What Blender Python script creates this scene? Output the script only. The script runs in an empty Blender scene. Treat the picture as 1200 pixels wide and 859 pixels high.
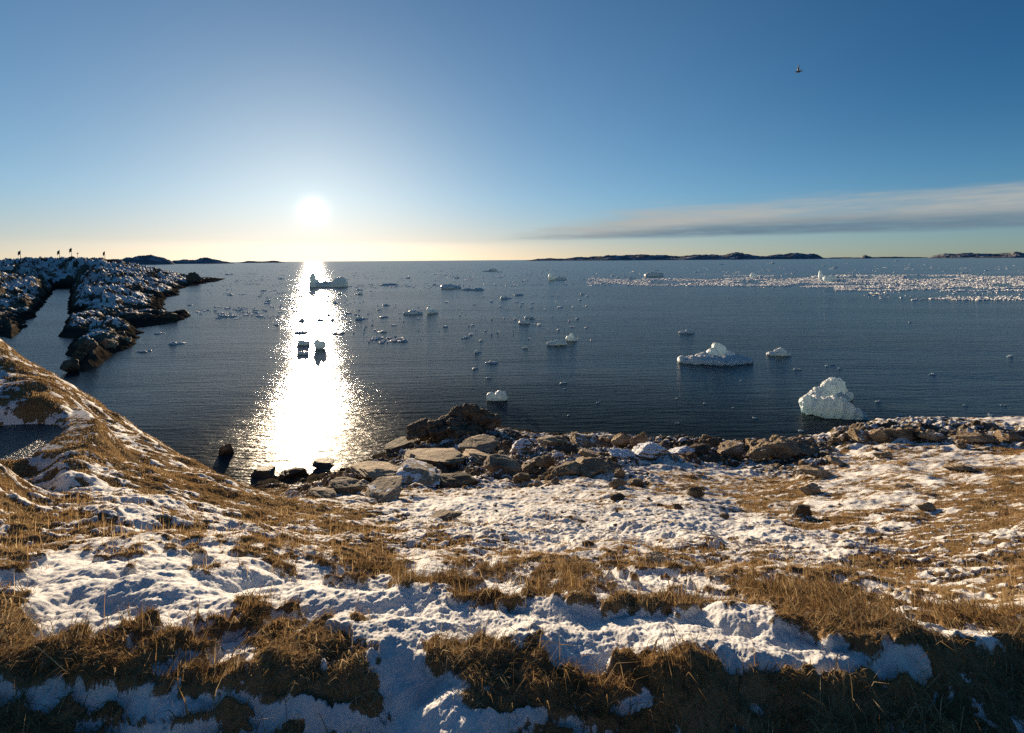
import bpy, bmesh, math
import numpy as np
from mathutils import Vector

R = math.radians
rng = np.random.default_rng(7)
scn = bpy.context.scene
col = scn.collection

# ------------------------------------------------------------------ camera model
CAM_H = 15.0
F = 600.0                    # focal length in pixels of the 1200 px wide photograph
HX, HY = 600.0, 304.5        # principal point on the horizon line
ROLL = 0.007
RX = np.array([math.cos(ROLL), 0, -math.sin(ROLL)])
UP = np.array([math.sin(ROLL), 0, math.cos(ROLL)])


def ray(px, py):
    return (px - HX) / F * RX + (HY - py) / F * UP + np.array([0, 1.0, 0])


def P(px, py, D):
    return np.array([0, 0, CAM_H]) + ray(px, py) * D


def hor(px):                 # horizon row at a column
    return HY - (px - HX) * math.tan(ROLL)


def Dw(px, py, z=0.0):       # depth at which the pixel's ray meets height z
    d = ray(px, py)
    return (z - CAM_H) / d[2]


def project(X, Y, Z):
    Yc = np.maximum(Y, 0.05)
    a = (X * RX[0] + (Z - CAM_H) * RX[2]) / Yc
    b = (X * UP[0] + (Z - CAM_H) * UP[2]) / Yc
    return HX + F * a, HY - F * b


cam_d = bpy.data.cameras.new('camera')
cam = bpy.data.objects.new('camera', cam_d)
col.objects.link(cam)
cam.location = (0, 0, CAM_H)
cam.rotation_euler = (math.pi / 2, ROLL, 0)
cam_d.sensor_width = 36
cam_d.lens = 18
cam_d.shift_y = -(429.5 - HY) / 1200
cam_d.clip_start = 0.05
cam_d.clip_end = 200000
scn.camera = cam

# ------------------------------------------------------------------ noise
_prm = np.random.default_rng(3).permutation(4096)
_ang = np.random.default_rng(4).random(4096) * 2 * np.pi
_gx, _gy = np.cos(_ang), np.sin(_ang)
_g3 = np.random.default_rng(5).normal(size=(4096, 3))
_g3 /= np.linalg.norm(_g3, axis=1)[:, None]


def perlin(x, y, s=0):
    x = x + s * 17.31
    y = y - s * 9.77
    xi = np.floor(x).astype(np.int64)
    yi = np.floor(y).astype(np.int64)
    xf = x - xi
    yf = y - yi
    u = xf * xf * xf * (xf * (xf * 6 - 15) + 10)
    v = yf * yf * yf * (yf * (yf * 6 - 15) + 10)

    def g(ix, iy, fx, fy):
        h = _prm[(_prm[ix & 4095] + iy) & 4095]
        return _gx[h] * fx + _gy[h] * fy
    a = g(xi, yi, xf, yf)
    b = g(xi + 1, yi, xf - 1, yf)
    c = g(xi, yi + 1, xf, yf - 1)
    d = g(xi + 1, yi + 1, xf - 1, yf - 1)
    return ((a + u * (b - a)) * (1 - v) + (c + u * (d - c)) * v) * 1.5


def perlin3(p, s=0):
    p = p + s * np.array([13.1, 7.7, 5.3])
    i = np.floor(p).astype(np.int64)
    f = p - i
    u = f * f * f * (f * (f * 6 - 15) + 10)
    out = 0
    for dx in (0, 1):
        for dy in (0, 1):
            for dz in (0, 1):
                h = _prm[(_prm[(_prm[(i[:, 0] + dx) & 4095] + i[:, 1] + dy) & 4095] + i[:, 2] + dz) & 4095]
                g = _g3[h]
                w = (u[:, 0] if dx else 1 - u[:, 0]) * (u[:, 1] if dy else 1 - u[:, 1]) * (u[:, 2] if dz else 1 - u[:, 2])
                out = out + w * ((f - np.array([dx, dy, dz])) * g).sum(1)
    return out * 1.4


def fbm(x, y, wl, octs=4, s=0, gain=0.5):
    o, amp, f = 0, 1.0, 1.0 / wl
    for k in range(octs):
        o = o + amp * perlin(x * f, y * f, s + k)
        amp *= gain
        f *= 2.03
    return o


def fbm3(p, wl, octs=4, s=0, gain=0.5):
    o, amp, f = 0, 1.0, 1.0 / wl
    for k in range(octs):
        o = o + amp * perlin3(p * f, s + k)
        amp *= gain
        f *= 2.03
    return o


def sm(a, b, x):
    t = np.clip((x - a) / (b - a), 0, 1)
    return t * t * (3 - 2 * t)


# ------------------------------------------------------------------ helpers for objects
def tag(o, label=None, cat=None, group=None, kind=None):
    if label:
        o['label'] = label
    if cat:
        o['category'] = cat
    if group:
        o['group'] = group
    if kind:
        o['kind'] = kind
    return o


def mesh_np(name, V, Fc, mat=None, smooth=True, attrs=None):
    """V (n,3); Fc: list of int arrays (m,k) of faces."""
    me = bpy.data.meshes.new(name)
    if not isinstance(Fc, (list, tuple)):
        Fc = [Fc]
    me.vertices.add(len(V))
    me.vertices.foreach_set('co', np.ascontiguousarray(V, dtype=np.float32).ravel())
    tot = sum(f.shape[0] for f in Fc)
    loops = np.concatenate([f.ravel() for f in Fc]).astype(np.int32)
    sizes = np.concatenate([np.full(f.shape[0], f.shape[1]) for f in Fc])
    starts = np.concatenate([[0], np.cumsum(sizes)[:-1]]).astype(np.int32)
    me.loops.add(len(loops))
    me.loops.foreach_set('vertex_index', loops)
    me.polygons.add(tot)
    me.polygons.foreach_set('loop_start', starts)
    if smooth:
        me.polygons.foreach_set('use_smooth', np.ones(tot, dtype=bool))
    for k, v in (attrs or {}).items():
        a = me.attributes.new(k, 'FLOAT', 'POINT')
        a.data.foreach_set('value', np.ascontiguousarray(v, dtype=np.float32))
    me.update()
    me.validate()
    if mat:
        me.materials.append(mat)
    return me


def link(name, me, parent=None, loc=None):
    o = bpy.data.objects.new(name, me)
    col.objects.link(o)
    if parent:
        o.parent = parent
    if loc is not None:
        o.location = loc
    return o


def empty(name, loc):
    o = bpy.data.objects.new(name, None)
    o.empty_display_size = 0.2
    col.objects.link(o)
    o.location = loc
    return o


def grid_faces(nr, nc):
    i = np.arange(nr * nc).reshape(nr, nc)
    return np.stack([i[:-1, :-1], i[:-1, 1:], i[1:, 1:], i[1:, :-1]], -1).reshape(-1, 4)


class NT:
    """tiny node-tree builder"""
    def __init__(s, nt):
        s.nt = nt
        nt.nodes.clear()

    def n(s, t, _in=None, **kw):
        nd = s.nt.nodes.new(t)
        for k, v in kw.items():
            setattr(nd, k, v)
        for k, v in (_in or {}).items():
            sock = nd.inputs[k]
            if hasattr(v, 'is_output'):
                s.nt.links.new(v, sock)
            elif hasattr(v, 'outputs'):
                s.nt.links.new(v.outputs[0], sock)
            else:
                sock.default_value = v
        return nd

    def m(s, op, a, b=0.0, c=None, clamp=False):
        d = {0: a, 1: b}
        if c is not None:
            d[2] = c
        nd = s.n('ShaderNodeMath', d, operation=op)
        nd.use_clamp = clamp
        return nd.outputs[0]

    def vm(s, op, a, b=None):
        d = {0: a}
        if b is not None:
            d[1] = b
        return s.n('ShaderNodeVectorMath', d, operation=op)

    def ss(s, x, lo, hi, a=0.0, b=1.0):
        nd = s.n('ShaderNodeMapRange', {0: x, 1: lo, 2: hi, 3: a, 4: b}, interpolation_type='SMOOTHSTEP')
        return nd.outputs[0]

    def mix(s, f, a, b, mode='MIX'):
        nd = s.n('ShaderNodeMix', data_type='RGBA', blend_type=mode)
        for sock, v in ((nd.inputs[0], f), (nd.inputs[6], a), (nd.inputs[7], b)):
            if hasattr(v, 'is_output'):
                s.nt.links.new(v, sock)
            elif isinstance(v, (tuple, list)):
                sock.default_value = (*v, 1) if len(v) == 3 else v
            else:
                sock.default_value = v
        return nd.outputs[2]

    def noise(s, vec, scale, detail=3, rough=0.5, **kw):
        d = {'Scale': scale, 'Detail': detail, 'Roughness': rough}
        if vec is not None:
            d['Vector'] = vec
        return s.n('ShaderNodeTexNoise', d, **kw).outputs[0]

    def attr(s, name):
        return s.n('ShaderNodeAttribute', attribute_name=name).outputs['Fac']


def material(name):
    m = bpy.data.materials.new(name)
    m.use_nodes = True
    return m, NT(m.node_tree)


def C4(r, g, b):
    return (r, g, b, 1.0)


# ------------------------------------------------------------------ light and sky
SUN_PX = (367, 247)
sd = ray(*SUN_PX)
sd = sd / np.linalg.norm(sd)
SUN_EL = math.asin(sd[2])
SUN_AZ = math.atan2(sd[0], sd[1])     # from +Y towards +X

sun_d = bpy.data.lights.new('sun', 'SUN')
sun_d.energy = 5.0
sun_d.angle = R(0.55)
sun_d.color = (1.0, 0.78, 0.53)
sun = bpy.data.objects.new('sun', sun_d)
col.objects.link(sun)
sun.rotation_euler = Vector(-sd).to_track_quat('-Z', 'Y').to_euler()
sun.location = (0, 0, 60)

world = bpy.data.worlds.new('World')
scn.world = world
world.use_nodes = True
w = NT(world.node_tree)
STR = 0.065
sky = w.n('ShaderNodeTexSky', sky_type='NISHITA')
sky.sun_disc = False
sky.sun_elevation = SUN_EL
sky.sun_rotation = SUN_AZ
sky.air_density = 0.6
sky.dust_density = 0.25
sky.ozone_density = 3.3
sky.altitude = 0
dirv = w.n('ShaderNodeTexCoord').outputs['Generated']
dn = w.vm('NORMALIZE', dirv).outputs[0]
sep = w.n('ShaderNodeSeparateXYZ', {0: dn})
el = w.m('ARCSINE', sep.outputs[2])
az = w.m('ARCTAN2', sep.outputs[0], sep.outputs[1])
dot = w.m('MAXIMUM', w.vm('DOT_PRODUCT', dn, tuple(sd)).outputs['Value'], 0.0)
# soft shoulder: compresses the brightest part of the sky
kk = w.n('ShaderNodeVectorMath', {0: sky.outputs[0], 1: (0.15, 0.14, 0.13), 2: (1.0, 1.0, 1.0)}, operation='MULTIPLY_ADD').outputs[0]
base = w.vm('DIVIDE', w.vm('MULTIPLY', sky.outputs[0], (1.46, 1.56, 1.50)).outputs[0], kk).outputs[0]
away = w.m('MULTIPLY', w.ss(dot, 0.9, 0.35), w.ss(el, 0.02, 0.30, 0.25, 1.0))
base = w.mix(1.0, base, w.mix(away, (1.0, 1.0, 1.0), (0.44, 0.70, 0.80)), 'MULTIPLY')
warm = w.m('MULTIPLY', w.ss(el, 0.13, 0.0), w.ss(dot, 0.5, 0.98, 0.7, 1.0))
base = w.mix(1.0, base, w.mix(warm, (1.0, 1.0, 1.0), (1.07, 0.85, 0.74)), 'MULTIPLY')
# the bright air round the sun
aur = None
for n_, amp, c_ in ((30000, 40.0, (1.0, 0.95, 0.85)), (6000, 6.0, (1.0, 0.94, 0.82)), (1300, 0.6, (1.0, 0.92, 0.78)), (250, 0.22, (1.0, 0.86, 0.68)), (30, 0.18, (1.0, 0.84, 0.62))):
    t = w.mix(1.0, w.n('ShaderNodeCombineXYZ', {0: w.m('POWER', dot, n_), 1: w.m('POWER', dot, n_), 2: w.m('POWER', dot, n_)}).outputs[0],
              tuple(x * amp for x in c_), 'MULTIPLY')
    aur = t if aur is None else w.mix(1.0, aur, t, 'ADD')
base = w.mix(1.0, base, aur, 'ADD')
# low pale layer above the horizon, brightest under the sun
low = w.ss(el, 0.040, 0.024)
daz = w.m('SUBTRACT', az, SUN_AZ + 0.05)
spread = w.m('POWER', 2.718, w.m('MULTIPLY', w.m('MULTIPLY', daz, daz), -9.0))
low = w.m('MULTIPLY', low, spread)
base = w.mix(1.0, base, w.mix(low, (0, 0, 0), (1.9, 1.25, 0.70)), 'ADD')
# long flat cloud to the right of the sun
cv = w.n('ShaderNodeCombineXYZ', {0: w.m('MULTIPLY', az, 2.6), 1: w.m('MULTIPLY', el, 30.0), 2: 0.0}).outputs[0]
cn = w.noise(cv, 1.6, 6, 0.6)
cn2 = w.noise(cv, 5.0, 4, 0.6)
grow = w.ss(az, -0.12, 0.30)
top = w.m('ADD', 0.046, w.m('MULTIPLY', grow, 0.066))
top = w.m('ADD', top, w.m('MULTIPLY', w.m('SUBTRACT', cn, 0.5), 0.07))
bot = w.m('ADD', 0.040, w.m('MULTIPLY', w.m('SUBTRACT', cn, 0.5), 0.008))
up = w.n('ShaderNodeMapRange', {0: el, 1: top, 2: w.m('SUBTRACT', top, 0.045)}, interpolation_type='SMOOTHSTEP').outputs[0]
dnm = w.n('ShaderNodeMapRange', {0: el, 1: w.m('SUBTRACT', bot, 0.004), 2: w.m('ADD', bot, 0.006)}, interpolation_type='SMOOTHSTEP').outputs[0]
left = w.ss(az, -0.085, 0.03)
cm = w.m('MULTIPLY', w.m('MULTIPLY', up, dnm), left)
cm = w.m('MULTIPLY', cm, w.ss(cn2, 0.2, 0.6, 0.6, 1.0))
shade = w.n('ShaderNodeMapRange', {0: el, 1: w.ss(az, 0.1, 0.4, 0.030, 0.050), 2: w.ss(az, 0.1, 0.4, 0.055, 0.078)}, interpolation_type='SMOOTHSTEP').outputs[0]
shade = w.m('ADD', shade, w.m('MULTIPLY', w.m('SUBTRACT', cn, 0.5), 1.2), clamp=True)
ccol = w.mix(shade, (1.15, 1.75, 2.25), (3.2, 3.3, 3.2))
base = w.mix(cm, base, ccol)
bg = w.n('ShaderNodeBackground', {'Color': base, 'Strength': STR})
w.n('ShaderNodeOutputWorld', {0: bg})

scn.view_settings.view_transform = 'Standard'
scn.view_settings.look = 'None'
scn.view_settings.exposure = 1.05
scn.view_settings.gamma = 1
scn.view_settings.use_curve_mapping = False

scn.cycles.max_bounces = 5
scn.cycles.diffuse_bounces = 2
scn.cycles.glossy_bounces = 2
scn.cycles.transmission_bounces = 3
scn.cycles.transparent_max_bounces = 4
scn.cycles.sample_clamp_indirect = 1.5
scn.cycles.use_denoising = False
scn.cycles.caustics_reflective = False
scn.cycles.caustics_refractive = False

# ------------------------------------------------------------------ materials
# sea
m_sea, t = material('sea_water')
pos = t.n('ShaderNodeNewGeometry').outputs['Position']
mp = t.n('ShaderNodeMapping', {'Vector': pos, 'Rotation': (0, 0, SUN_AZ), 'Scale': (0.20, 1.0, 1.0)}).outputs[0]
n1 = t.noise(mp, 0.9, 5, 0.66)
n3 = t.noise(mp, 0.22, 3, 0.6)
mq = t.n('ShaderNodeMapping', {'Vector': pos, 'Rotation': (0, 0, SUN_AZ + 0.2), 'Scale': (0.33, 1.0, 1.0)}).outputs[0]
n2 = t.noise(mq, 2.4, 3, 0.6)
n0 = t.noise(t.n('ShaderNodeMapping', {'Vector': pos, 'Scale': (0.25, 1.0, 1.0)}).outputs[0], 0.03, 4, 0.55)
hgt = t.m('ADD', t.m('ADD', n1, t.m('MULTIPLY', n2, 0.30)), t.m('MULTIPLY', n3, 1.1))
calm = t.ss(n0, 0.34, 0.62, 0.6, 1.15)
rad = t.vm('LENGTH', pos).outputs['Value']
chop = t.ss(rad, 72.0, 38.0)
hh = t.m('MULTIPLY', hgt, t.m('MULTIPLY', calm, t.m('ADD', 1.0, t.m('MULTIPLY', chop, 0.8))))
bump = t.n('ShaderNodeBump', {'Height': hh, 'Strength': 1.0, 'Distance': 0.22})
b = t.n('ShaderNodeBsdfPrincipled', {'Base Color': C4(0.012, 0.022, 0.030), 'Roughness': t.m('ADD', 0.17, t.m('MULTIPLY', chop, 0.19)), 'IOR': 1.333, 'Specular IOR Level': t.m('SUBTRACT', 0.30, t.m('MULTIPLY', chop, 0.275)),
     'Normal': bump, 'Anisotropic': t.m('SUBTRACT', 0.91, t.m('MULTIPLY', chop, 0.22)), 'Tangent': t.n('ShaderNodeCombineXYZ', {0: math.sin(SUN_AZ), 1: math.cos(SUN_AZ), 2: 0.0})})
t.n('ShaderNodeOutputMaterial', {0: b})

m_pond, t = material('pond_water')
pos = t.n('ShaderNodeNewGeometry').outputs['Position']
bump = t.n('ShaderNodeBump', {'Height': t.noise(pos, 9.0, 4, 0.65), 'Strength': 0.8, 'Distance': 0.10})
b = t.n('ShaderNodeBsdfPrincipled', {'Base Color': C4(0.015, 0.03, 0.04), 'Roughness': 0.35, 'IOR': 1.333, 'Normal': bump})
t.n('ShaderNodeOutputMaterial', {0: b})


def rock_nodes(t, vec, scale=1.0, wet=True):
    a = t.noise(vec, 0.7 * scale, 5, 0.62)
    c = t.n('ShaderNodeValToRGB', {0: a})
    e = c.color_ramp.elements
    e[0].position, e[0].color = 0.30, C4(0.050, 0.042, 0.034)
    e[1].position, e[1].color = 0.72, C4(0.27, 0.225, 0.165)
    x = c.color_ramp.elements.new(0.5)
    x.color = C4(0.14, 0.115, 0.085)
    k = t.noise(vec, 6.0 * scale, 4, 0.7)
    colr = t.mix(t.ss(k, 0.52, 0.66, 0, 0.75), c.outputs[0], (0.028, 0.025, 0.022))
    rust = t.noise(vec, 1.7 * scale, 3, 0.6)
    colr = t.mix(t.ss(rust, 0.58, 0.72, 0, 0.5), colr, (0.15, 0.085, 0.04))
    return colr, a, k


def ground_material(name, wl=1.0, snow_slope=(0.72, 0.9), wet_to=0.5, dark=1.0, sj=0.35):
    m, t = material(name)
    geo = t.n('ShaderNodeNewGeometry')
    pos = geo.outputs['Position']
    nz = t.n('ShaderNodeSeparateXYZ', {0: geo.outputs['Normal']}).outputs[2]
    pz = t.n('ShaderNodeSeparateXYZ', {0: pos}).outputs[2]
    mp = t.n('ShaderNodeMapping', {'Vector': pos, 'Rotation': (0.2, 0.35, R(35)), 'Scale': (1, 0.45, 1.6)}).outputs[0]
    rc, ra, rk = rock_nodes(t, mp, 1.0 / wl)
    rc = t.mix(1.0, rc, (dark, dark, dark), 'MULTIPLY')
    wetm = t.ss(t.m('ADD', pz, t.m('MULTIPLY', t.m('SUBTRACT', ra, 0.5), 0.8)), wet_to + 0.25, wet_to - 0.25)
    rc = t.mix(t.m('MULTIPLY', wetm, 0.72), rc, (0.022, 0.019, 0.016))
    bare, rock = t.attr('bare'), t.attr('rock')
    fine = t.noise(pos, 8.0 / wl, 6, 0.70)
    # soil and matted dead grass between the blades
    s1 = t.noise(pos, 22.0 / wl, 4, 0.7)
    soil = t.mix(s1, (0.07, 0.046, 0.025), (0.33, 0.23, 0.125))
    s2 = t.noise(pos, 1.3 / wl, 3, 0.6)
    soil = t.mix(t.ss(s2, 0.45, 0.7, 0, 0.55), soil, (0.17, 0.085, 0.032))
    under = t.mix(t.ss(t.m('ADD', rock, t.m('MULTIPLY', t.m('SUBTRACT', fine, 0.5), 0.5)), 0.42, 0.58), soil, rc)
    # snow keeps off steep faces
    steep = t.ss(t.m('ADD', nz, t.m('MULTIPLY', t.m('SUBTRACT', fine, 0.5), sj)), snow_slope[1], snow_slope[0])
    steep = t.m('MULTIPLY', steep, t.ss(rock, 0.2, 0.6))
    bb = t.m('MAXIMUM', bare, steep)
    bb = t.m('MAXIMUM', bb, t.m('MULTIPLY', wetm, t.ss(rock, 0.2, 0.6)))
    edge = t.m('ADD', bb, t.m('MULTIPLY', t.m('SUBTRACT', fine, 0.5), 1.35))
    isb = t.ss(edge, 0.44, 0.56)
    sc = t.mix(t.ss(t.noise(pos, 2.0 / wl, 3, 0.6), 0.35, 0.65), (0.58, 0.57, 0.56), (0.72, 0.71, 0.69))
    c = t.mix(isb, sc, under)
    rough = t.m('ADD', 0.8, t.m('MULTIPLY', wetm, -0.3))
    h = t.m('ADD', t.m('MULTIPLY', fine, 0.35), t.m('MULTIPLY', s1, t.m('ADD', 0.15, t.m('MULTIPLY', isb, 0.3))))
    h = t.m('ADD', h, t.m('MULTIPLY', isb, -0.35))
    bump = t.n('ShaderNodeBump', {'Height': h, 'Strength': 0.7, 'Distance': 0.045 * wl})
    b = t.n('ShaderNodeBsdfPrincipled', {'Base Color': c, 'Roughness': rough, 'Normal': bump})
    t.nt.links.new(t.m('ADD', t.m('MULTIPLY', t.m('SUBTRACT', 1.0, isb), 0.08), t.m('MULTIPLY', wetm, 0.0)), b.inputs['Specular IOR Level'])
    t.n('ShaderNodeOutputMaterial', {0: b})
    return m


m_ground = ground_material('ground_cover')
m_head = ground_material('headland_cover', 10.0, (0.58, 0.78), 1.5, 0.8, 0.12)

# boulders
m_rock, t = material('boulder_stone')
tc = t.n('ShaderNodeNewGeometry').outputs['Position']
oi = t.n('ShaderNodeObjectInfo')
vec = t.n('ShaderNodeMapping', {'Vector': tc, 'Rotation': (0.3, 0.2, 0.5), 'Scale': (1, 1, 2.2)}).outputs[0]
rc, ra, rk = rock_nodes(t, vec, 1.6)
val = t.ss(oi.outputs['Random'], 0, 1, 0.95, 1.7)
hs = t.n('ShaderNodeHueSaturation', {'Color': t.mix(1.0, rc, (1.75, 1.6, 1.4), 'MULTIPLY'), 'Value': val}).outputs[0]
geo = t.n('ShaderNodeNewGeometry')
nz = t.n('ShaderNodeSeparateXYZ', {0: geo.outputs['Normal']}).outputs[2]
sn = t.noise(geo.outputs['Position'], 2.2, 4, 0.65)
amt = t.attr('snow')
hs = t.mix(t.m('MULTIPLY', t.attr('dark'), t.ss(ra, 0.2, 0.75, 1.0, 0.75)), hs, (0.028, 0.025, 0.022))
msk = t.ss(t.m('ADD', t.m('ADD', nz, t.m('MULTIPLY', t.m('SUBTRACT', sn, 0.5), 1.5)), t.m('SUBTRACT', amt, 0.5)), 0.86, 0.98)
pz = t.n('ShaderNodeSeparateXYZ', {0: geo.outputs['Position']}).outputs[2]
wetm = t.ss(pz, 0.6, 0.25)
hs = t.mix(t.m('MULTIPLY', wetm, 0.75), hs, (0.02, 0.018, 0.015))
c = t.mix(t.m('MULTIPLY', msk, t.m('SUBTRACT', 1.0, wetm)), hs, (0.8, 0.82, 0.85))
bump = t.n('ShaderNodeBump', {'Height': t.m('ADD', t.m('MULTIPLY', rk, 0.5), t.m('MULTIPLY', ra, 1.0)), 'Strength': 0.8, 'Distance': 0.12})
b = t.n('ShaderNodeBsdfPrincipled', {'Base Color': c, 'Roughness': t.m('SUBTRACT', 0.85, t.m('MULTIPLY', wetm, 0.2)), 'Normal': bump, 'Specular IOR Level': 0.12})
t.n('ShaderNodeOutputMaterial', {0: b})

# grass
m_grass, t = material('dead_grass')
ti = t.attr('tint')
c = t.n('ShaderNodeValToRGB', {0: ti})
e = c.color_ramp.elements
e[0].position, e[0].color = 0.0, C4(0.12, 0.082, 0.048)
e[1].position, e[1].color = 1.0, C4(0.62, 0.49, 0.29)
x = e.new(0.55)
x.color = C4(0.38, 0.235, 0.095)
d1 = t.n('ShaderNodeBsdfDiffuse', {'Color': c.outputs[0]})
d2 = t.n('ShaderNodeBsdfTranslucent', {'Color': c.outputs[0]})
mx = t.n('ShaderNodeMixShader', {0: 0.4, 1: d1, 2: d2})
t.n('ShaderNodeOutputMaterial', {0: mx})

# ice
def ice_material(name, z0, z1, deep):
    m, t = material(name)
    geo = t.n('ShaderNodeNewGeometry')
    pz = t.n('ShaderNodeSeparateXYZ', {0: geo.outputs['Position']}).outputs[2]
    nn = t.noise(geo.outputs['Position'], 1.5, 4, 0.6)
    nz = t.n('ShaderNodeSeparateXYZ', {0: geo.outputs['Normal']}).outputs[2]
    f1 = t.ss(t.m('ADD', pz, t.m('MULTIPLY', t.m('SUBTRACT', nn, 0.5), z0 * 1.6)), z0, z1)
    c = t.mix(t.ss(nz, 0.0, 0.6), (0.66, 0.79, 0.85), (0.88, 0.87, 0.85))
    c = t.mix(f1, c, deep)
    bump = t.n('ShaderNodeBump', {'Height': t.noise(geo.outputs['Position'], 4.0, 4, 0.6), 'Strength': 0.6, 'Distance': 0.15})
    b = t.n('ShaderNodeBsdfPrincipled', {'Base Color': c, 'Roughness': 0.45, 'Normal': bump, 'Specular IOR Level': 0.2})
    tr = t.n('ShaderNodeBsdfTranslucent', {'Color': C4(0.72, 0.86, 0.90)})
    mx = t.n('ShaderNodeMixShader', {0: 0.36, 1: b, 2: tr})
    t.n('ShaderNodeOutputMaterial', {0: mx})
    return m


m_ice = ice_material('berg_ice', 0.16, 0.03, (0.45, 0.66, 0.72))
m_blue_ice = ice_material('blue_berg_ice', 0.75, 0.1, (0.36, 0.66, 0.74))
m_brash, t = material('brash_ice')
nn = t.noise(t.n('ShaderNodeNewGeometry').outputs['Position'], 0.5, 3, 0.6)
b = t.n('ShaderNodeBsdfDiffuse', {'Color': t.mix(nn, (0.68, 0.70, 0.70), (0.92, 0.91, 0.88))})
t.n('ShaderNodeOutputMaterial', {0: b})

# far hills: rock and snow, with distance haze put into the paler colours
m_hill, t = material('hazed_hill_rock_snow')
pos = t.n('ShaderNodeNewGeometry').outputs['Position']
nn = t.noise(pos, 0.012, 6, 0.65)
c = t.mix(t.ss(nn, 0.50, 0.60), (0.16, 0.165, 0.18), (0.42, 0.44, 0.48))
b = t.n('ShaderNodeBsdfDiffuse', {'Color': c})
t.n('ShaderNodeOutputMaterial', {0: b})


def plain(name, c, rough=0.6):
    m, t = material(name)
    n = t.noise(t.n('ShaderNodeTexCoord').outputs['Object'], 8.0, 3, 0.6)
    cc = t.mix(n, tuple(x * 0.7 for x in c), tuple(min(1, x * 1.25) for x in c))
    b = t.n('ShaderNodeBsdfPrincipled', {'Base Color': cc, 'Roughness': rough})
    t.n('ShaderNodeOutputMaterial', {0: b})
    return m


# ------------------------------------------------------------------ thin-plate surface through surveyed points
class Surface:
    def __init__(s, pts, lam=1e-4):
        pts = np.array(pts, float)
        s.th = np.arctan2(pts[:, 0], pts[:, 1]) * 2.0
        s.lr = np.log(np.hypot(pts[:, 0], pts[:, 1]))
        n = len(pts)
        K = s.k((s.th[:, None] - s.th[None]) ** 2 + (s.lr[:, None] - s.lr[None]) ** 2) + lam * np.eye(n)
        Q = np.stack([np.ones(n), s.th, s.lr], 1)
        A = np.block([[K, Q], [Q.T, np.zeros((3, 3))]])
        s.w = np.linalg.solve(A, np.concatenate([pts[:, 2], np.zeros(3)]))

    @staticmethod
    def k(r2):
        return 0.5 * r2 * np.log(r2 + 1e-12)

    def __call__(s, X, Y):
        sh = np.shape(X)
        th = np.arctan2(X, Y).ravel() * 2.0
        lr = np.log(np.hypot(X, Y).ravel() + 1e-6)
        out = s.w[-3] + s.w[-2] * th + s.w[-1] * lr
        for i in range(len(s.th)):
            out = out + s.w[i] * s.k((th - s.th[i]) ** 2 + (lr - s.lr[i]) ** 2)
        return out.reshape(sh)


near_px = [
    # px, py, depth
    # column 0 .. 60: ridge, pool, near slope
    (0, 398, 20), (30, 422, 20), (60, 440, 20), (0, 440, 16.5), (0, 474, 14.5), (60, 466, 15), (35, 470, 14.7),
    (78, 500, 13.6), (80, 530, 11.6), (75, 558, 10.2), (0, 548, 9.0), (25, 568, 8.8), (48, 592, 8.4), (20, 620, 6.6),
    (0, 650, 5.0), (40, 640, 5.6), (0, 700, 3.6), (60, 690, 3.9), (0, 750, 2.9),
    # left spur
    (100, 468, 20), (150, 497, 19), (200, 525, 18), (250, 553, 16.5), (300, 577, 15), (340, 588, 14.2),
    (110, 500, 15.5), (110, 550, 11.2), (120, 600, 7.4), (110, 660, 4.6), (150, 730, 3.05),
    (160, 540, 14), (200, 570, 11.5), (210, 610, 8), (200, 660, 4.7), (250, 590, 11.5), (300, 620, 8), (300, 660, 5.2),
    (280, 710, 3.5), (380, 640, 7.4), (400, 600, 13.5), (400, 670, 5.2), (400, 710, 3.5), (400, 770, 2.8), (250, 775, 2.75),
    # middle
    (400, 575, 20), (400, 562, 25),
    (520, 500, 44.5), (520, 540, 33), (520, 570, 22), (520, 600, 14), (520, 640, 8), (520, 670, 5.6), (520, 690, 4.3),
    (520, 720, 3.2), (520, 770, 2.75),
    (700, 515, 40), (700, 530, 33), (700, 560, 22), (700, 600, 13), (700, 650, 7), (700, 690, 4.2), (700, 702, 3.5),
    (700, 740, 3.0), (700, 785, 2.7),
    # right
    (900, 520, 39), (900, 545, 30), (900, 570, 22), (900, 600, 15), (900, 640, 9), (900, 680, 5.5), (900, 708, 3.9), (900, 765, 2.8),
    (1050, 494, 40), (1050, 520, 30), (1050, 560, 20), (1050, 600, 14), (1050, 640, 9.5), (1050, 680, 6.2), (1050, 718, 4), (1050, 755, 2.9),
    (1190, 492, 38), (1190, 520, 28), (1190, 560, 18.5), (1190, 600, 12.5), (1190, 640, 8.5), (1190, 680, 5.8), (1190, 718, 4.2), (1190, 748, 3.0),
    (1500, 492, 32), (1500, 560, 14.5), (1500, 640, 7), (1500, 718, 3.6), (1500, 760, 2.5),
    (-300, 380, 17), (-300, 480, 9), (-300, 600, 5), (-300, 720, 2.9),
]
near_pts = [tuple(P(*p)) for p in near_px]
POND_Z = 10.55


def at(px, D, z):      # a point at a column, depth and height
    return ((px - HX) / F * D, D, z)


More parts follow.
